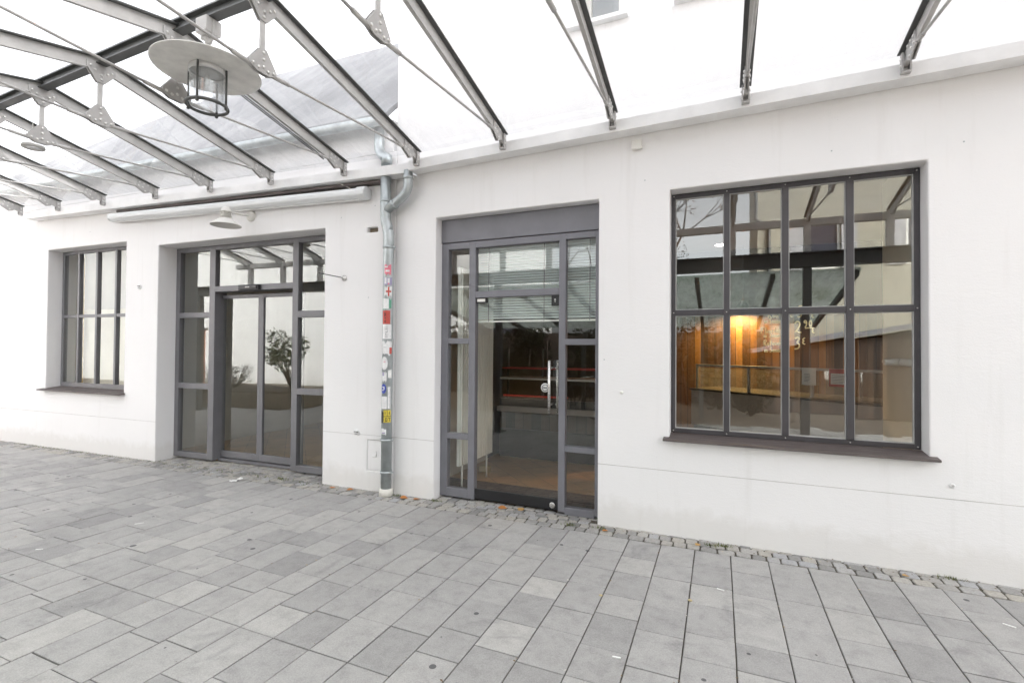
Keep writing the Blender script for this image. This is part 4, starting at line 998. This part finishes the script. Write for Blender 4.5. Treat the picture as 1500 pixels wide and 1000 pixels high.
# grit, leaf crumbs and cigarette ends gathered along the wall foot and in the joints
gr = MB(); random.seed(77)
for i in range(420):
    x = random.uniform(-10.5, 3.2)
    if i % 3 == 0: x = .087+.2765*random.randint(-22, 9)+random.gauss(0, .006); y = random.uniform(1.7, 4.4)
    elif -4.2*.0+LW(-4.1).x < x < LW(-1.1).x and random.random() < .5: y = wally(x)+random.uniform(-.2, .25)
    else: y = wally(x)-abs(random.gauss(.03, .08))-.01
    a_ = random.uniform(0, 6.28); q = random.uniform(.004, .013); c_, d_ = math.cos(a_)*q, math.sin(a_)*q; z_ = .004+random.uniform(0, .004)
    gr.face([(x-c_, y-d_, z_), (x+d_*.5, y-c_*.5, z_+.002), (x+c_, y+d_, z_+.001), (x-d_*.5, y+c_*.5, z_)])
def _grit():
    a = NT('grit'); g_ = a.n('NewGeometry'); return a.set(a.ramp(g_.outputs['Random Per Island'], [(0., (.10, .055, .025)), (.4, (.22, .15, .08)), (.75, (.45, .38, .28)), (1., (.60, .58, .54))]), .9)
tag(gr.build('grit', _grit()), kind='stuff')
# tufts of moss and weed in the joints
mo = MB(); random.seed(31)
def blades(cx, cy, n, sp, h):
    for _ in range(n):
        x, y = cx+random.gauss(0, sp), cy+random.gauss(0, sp*.35); a_ = random.uniform(0, 6.28); q = random.uniform(.4, 1)*h; w_ = .004
        d = Vector((math.cos(a_), math.sin(a_), 0)); p = Vector((-d.y, d.x, 0))*w_
        mo.face([Vector((x, y, -.004))-p, Vector((x, y, -.004))+p, Vector((x, y, q))+d*q*.7])
for i in range(30): 
    u = -11+i*.22; blades(u, wally(u)-.03, 26, .10, .018)
for cx, cy in ((-1.33, 4.57), (-1.05, 4.60), (-.05, 4.60), (.05, 4.62), (-3.4, 4.63), (-2.9, 4.66), (1.6, 4.67), (-5.2, 4.62)): blades(cx, cy, 40, .035, .03)
tag(mo.build('weeds', leafmat('weed_green', (.06, .09, .015), (.16, .17, .05))), kind='stuff')

# ------------------------------------------------------------------ the other side of the lane (seen in the glass)
def leaves(mb, c, rad, n, s, squash=(1, 1, 1)):
    for _ in range(n):
        while True:
            v = Vector((random.uniform(-1, 1), random.uniform(-1, 1), random.uniform(-1, 1)))
            if v.length <= 1: break
        p = Vector(c)+Vector((v.x*rad*squash[0], v.y*rad*squash[1], v.z*rad*squash[2]))
        a_ = Vector((random.gauss(0, 1), random.gauss(0, 1), random.gauss(0, 1))).normalized(); b_ = a_.orthogonal().normalized(); q = s*random.uniform(.6, 1.3)
        mb.face([p-a_*q, p+b_*q*.42, p+a_*q, p-b_*q*.42])
ob = thing('white_house', 'plain white house across the lane behind the raised planter', 'building', (-18, -7.2, 0), R(-4))
wall_mesh(-12, 12.4, -.3, 7.5, [(-10.9, -8.6, .5, 2.7), (-6.6, -5.6, .0, 2.2)], 0, .3).build('wall', M['plaster_far'], ob)
for U in ((-10.9, -8.6, .5, 2.7), (-6.6, -5.6, .0, 2.2)):
    wq = thing('window', None, None); wq.parent = ob
    g = MB(); frame_bars(g, [(U[0], U[0]+.1, U[2], U[3]), (U[1]-.1, U[1], U[2], U[3]), (U[0]+.1, U[1]-.1, U[3]-.1, U[3]), (U[0]+.1, U[1]-.1, U[2], U[2]+.1), ((U[0]+U[1])/2-.05, (U[0]+U[1])/2+.05, U[2]+.1, U[3]-.1)], .06, .16); g.build('frame', M['frame_dark'], wq)
    g = MB(); g.box(U[0]+.1, U[1]-.1, .11, .13, U[2]+.1, U[3]-.1); g.build('pane', M['dark_pane'], wq)
ob.rotation_euler = (0, 0, R(176))
g = MB(); g.box(-13, 13, -.5, .3, 7.5, 7.7); g.build('eave', M['zinc_roof'], ob)
bw = thing('brick_wall', 'red brick garden wall across the lane at the left', 'wall', (-17.6, -1.9, 0), 0)
g = MB(); g.box(-.5, 1.9, -.15, .15, -.2, 2.25); g.build('masonry', M['brick'], bw); g = MB(); g.box(-.55, 1.95, -.19, .19, 2.25, 2.33); g.build('coping', M['stone'], bw)
pk = thing('raised_planter', 'low stone raised planter across the lane', 'planter', (-12.6, -.7, 0), R(3))
g = MB(); g.prism([(-2.4, -1.0, 0), (2.2, -1.0, 0), (2.5, -.3, 0), (2.2, .8, 0), (-2.4, .9, 0)], (0, 0, .42)); g.build('wall', M['stone'], pk, .04)
g = MB(); g.prism([(-2.25, -.85, .42), (2.1, -.85, .42), (2.3, -.3, .42), (2.1, .65, .42), (-2.25, .75, .42)], (0, 0, .05)); g.build('soil', M['soil'], pk, .03)
random.seed(8)
sh = thing('shrub', 'leggy green shrub with many stems growing in the raised planter', 'shrub', (-11.2, -1.0, .46))
g = MB()
tips = []
for i in range(20):
    a_ = random.uniform(0, 6.28); r_ = random.uniform(.2, .95); top = Vector((math.cos(a_)*r_, math.sin(a_)*r_*.7, random.uniform(.75, 1.65)))
    g.tube([(0, 0, 0), top*.45+Vector((random.uniform(-.08, .08), random.uniform(-.08, .08), 0)), top], [.024, .016, .006], 6); tips.append(top)
g.build('stem', M['bark'], sh)
g = MB()
for t in tips: leaves(g, t, .26, 95, .055); leaves(g, t*.82, .18, 25, .05)
g.build('foliage', M['leaf_green'], sh)
la = thing('lavender_bush', 'low grey bush of thin twigs in the raised planter', 'bush', (-13.2, -.6, .46))
g = MB(); tw = MB()
for i in range(150):
    a_ = random.uniform(0, 6.28); r_ = random.uniform(.2, .9); b0_ = Vector((math.cos(a_)*.2, math.sin(a_)*.2, 0)); t = Vector((math.cos(a_)*r_, math.sin(a_)*r_*.7, random.uniform(.25, .75)))
    tw.tube([b0_, t], [.006, .002], 4); leaves(g, t*.85, .07, 9, .03)
tw.build('twig', M['bark'], la); g.build('foliage', M['leaf_grey'], la)

bs = thing('bike_shelter', 'low lean-to shelter roof on dark posts across the lane', 'shelter', (0, 0, 0))
g = MB(); g.prism([(-6.5, .35, 3.0), (-6.5, -3.3, 2.3), (-6.5, -3.3, 2.34), (-6.5, .35, 3.04)], (8.6, 0, 0)); g.build('roof', M['shelter_glass'], bs)
g = MB()
for i in range(8): xx = -6.4+i*1.2; g.prism([(xx, .35, 2.9), (xx, -3.3, 2.2), (xx, -3.3, 2.295), (xx, .35, 2.995)], (.07, 0, 0))
g.build('rafter', M['steel_dark'], bs)
for xx in (-6.4, -3.4, -.4, 1.9): g = MB(); g.box(xx-.05, xx+.05, -3.3, -3.2, 0, 2.2); g.build('post', M['steel_dark'], bs)
def bicycle(loc, rz):
    b = thing('bicycle', 'dark bicycle parked under the lean-to shelter across the lane', 'bicycle', loc, rz)
    def whl(cx):
        t = MB(); t.tube([(cx+.33*math.cos(2*math.pi*k/36), 0, .34+.33*math.sin(2*math.pi*k/36)) for k in range(37)], .017, 8, False); w_ = t.build('wheel', M['black'], b)
        s_ = MB()
        for k in range(14): s_.tube([(cx, 0, .34), (cx+.32*math.cos(k*.4488), 0, .34+.32*math.sin(k*.4488))], .0015, 4)
        s_.tube([(cx, -.04, .34), (cx, .04, .34)], .02, 10); s_.build('spoke', M['chrome'], w_)
    whl(-.52); whl(.52)
    f = MB(); A_, B_, D_, E_ = (-.52, 0, .34), (-.05, 0, .30), (-.2, 0, .80), (.38, 0, .82)
    for p, q in ((A_, B_), (A_, D_), (B_, D_), (B_, E_), (D_, E_), (E_, (.52, 0, .34))): f.tube([p, q], .016, 8)
    f.tube([D_, (-.23, 0, .95)], .013, 8); f.tube([E_, (.36, 0, .98)], .014, 8); f.build('frame', M['steel_dark'], b)
    s_ = MB(); s_.prism([(-.37, -.07, .95), (-.10, -.02, .96), (-.10, .02, .96), (-.37, .07, .95)], (0, 0, .05)); s_.build('saddle', M['black'], b, .015)
    h = MB(); h.tube([(.28, -.28, 1.0), (.36, -.15, 1.02), (.36, .15, 1.02), (.28, .28, 1.0)], .012, 8); h.build('handlebar', M['chrome'], b)
    c_ = MB(); c_.lathe([(.08, -.01), (.09, 0), (.08, .01)], (-.05, .03, .30), (0, 1, 0), 20); c_.box(-.06, -.04, -.10, .10, .14, .16); c_.build('crank', M['steel_dark'], b)
    k_ = MB(); k_.box(.42, .62, -.14, .14, .78, .98); k_.build('basket', M['steel_dark'], b, .01)
bicycle((-3.2, -1.9, 0), R(20))
random.seed(15)
he = thing('hedge', 'dark overgrown hedge along the far side of the lane', 'hedge', (-3.5, -6.6, 0))
g = MB()
for i in range(26): leaves(g, (random.uniform(-6.2, 4.5), random.uniform(-.6, .5), random.uniform(.4, 2.3)), random.uniform(.6, 1.0), 260, .12)
g.build('foliage', M['leaf_dark'], he)
g = MB()
for i in range(14): g.tube([(-6+i*.78, 0, 0), (-6+i*.78+random.uniform(-.3, .3), random.uniform(-.2, .2), 2.0)], [.05, .02], 6)
g.box(-6.4, 4.8, -.9, -.7, 0, 2.3); g.build('stem', M['bark'], he)
db = thing('evergreen_bush', 'dark evergreen bush beside the timber shed across the lane', 'bush', (.75, -4.3, 0))
g = MB(); leaves(g, (0, 0, .85), .8, 1100, .07, (.8, .7, 1)); g.build('foliage', M['leaf_dark'], db); g = MB()
for i in range(8): a_ = i*.8; g.tube([(0, 0, 0), (math.cos(a_)*.4, math.sin(a_)*.3, 1.1)], [.03, .01], 6)
g.build('stem', M['bark'], db)
rb = thing('rust_bush', 'rounded rust red bush in front of the dark hedge', 'bush', (-2.6, -4.9, 0))
g = MB(); leaves(g, (0, 0, 1.45), .75, 900, .07, (1.2, 1, .6)); g.build('foliage', M['leaf_rust'], rb); g = MB()
for i in range(9): a_ = i*.7; g.tube([(0, 0, 0), (math.cos(a_)*.5, math.sin(a_)*.4, 1.3)], [.03, .01], 6)
g.build('stem', M['bark'], rb)
def bare_tree(name, label, loc, h, seed, lm):
    random.seed(seed); t = thing(name, label, 'tree', loc, 0, 'trees across the lane'); g = MB(); tips = []
    def grow(p, d, L, r, dep):
        q = p+d*L; m_ = p+d*L*.5+Vector((random.gauss(0, .03), random.gauss(0, .03), 0))*L
        g.tube([p, m_, q], [r, r*.85, r*.7], 6 if dep > 1 else 4)
        if dep == 0: tips.append(q); return
        for _ in range(3 if dep < 4 else 2+1):
            nd = (d+Vector((random.gauss(0, .45), random.gauss(0, .45), random.gauss(.05, .3)))).normalized(); grow(q, nd, L*random.uniform(.6, .82), r*.6, dep-1)
    grow(Vector((0, 0, 0)), Vector((0, 0, 1)), h*.32, h*.018, 5); g.build('trunk', M['bark'], t)
    f = MB()
    for q in tips: leaves(f, q, .25, 5, .06)
    f.build('crown', lm, t)
bare_tree('bare_tree', 'bare reddish tree rising behind the dark hedge', (-2.2, -10.5, 0), 8.5, 3, M['leaf_rust'])
bare_tree('bare_tree', 'bare twiggy tree further left behind the dark hedge', (-7.5, -11.5, 0), 9, 6, M['leaf_grey'])
ts = thing('timber_shed', 'dark brown timber shed with sloping roof across the lane', 'shed', (1.1, -5.2, 0))
g = MB(); g.prism([(0, 0, 0), (6.2, 0, 0), (6.2, 0, 2.75), (0, 0, 1.6)], (0, -3.2, 0)); g.build('wall', M['shed_wood'], ts)
g = MB(); g.prism([(-.3, .3, 1.63), (6.5, .3, 2.89), (6.5, .3, 2.99), (-.3, .3, 1.73)], (0, -3.8, 0)); g.build('roof', M['zinc_roof'], ts)
g = MB(); g.box(2.2, 3.1, -.02, .03, 0, 1.95); g.build('door', M['shed_wood'], ts)
ch = thing('cream_house', 'tall cream house behind the timber shed across the lane', 'building', (1.2, -9.2, 0), R(180))
wall_mesh(-9, .0, -.3, 8.8, [(-2.4, -1.4, 4.4, 6.0), (-5.2, -4.2, 4.4, 6.0)], 0, .3).build('wall', M['cream_plaster'], ch)
g = MB(); g.box(-.1, 0, .302, 5, -.3, 8.8); g.build('side_wall', M['cream_plaster'], ch)
g = MB(); g.prism([(.25, -.5, 8.8), (.25, 5.2, 8.8), (.25, 2.4, 11.2)], (-9.6, 0, 0)); g.build('roof', M['brick'], ch)
for U in ((-2.4, -1.4, 4.4, 6.0), (-5.2, -4.2, 4.4, 6.0)):
    wq = thing('window', None, None); wq.parent = ch
    g = MB(); frame_bars(g, [(U[0], U[0]+.08, U[2], U[3]), (U[1]-.08, U[1], U[2], U[3]), (U[0]+.08, U[1]-.08, U[3]-.08, U[3]), (U[0]+.08, U[1]-.08, U[2], U[2]+.08)], .08, .16); g.build('frame', M['white_metal'], wq)
    g = MB(); g.box(U[0]+.08, U[1]-.08, .11, .13, U[2]+.08, U[3]-.08); g.build('pane', M['dark_pane'], wq)
    g = MB(); g.box(U[0]-.5, U[0]-.02, -.05, -.002, U[2], U[3]); g.box(U[1]+.02, U[1]+.5, -.05, -.002, U[2], U[3]); g.build('shutter', M['curtain_grey'], wq)
g = MB(); g.tube([(.05, -.1, 8.6), (.05, -.1, 6.2), (-.35, -.08, 5.9), (-.35, -.08, 0)], .06, 10); g.build('rain_pipe', M['steel_dark'], ch)
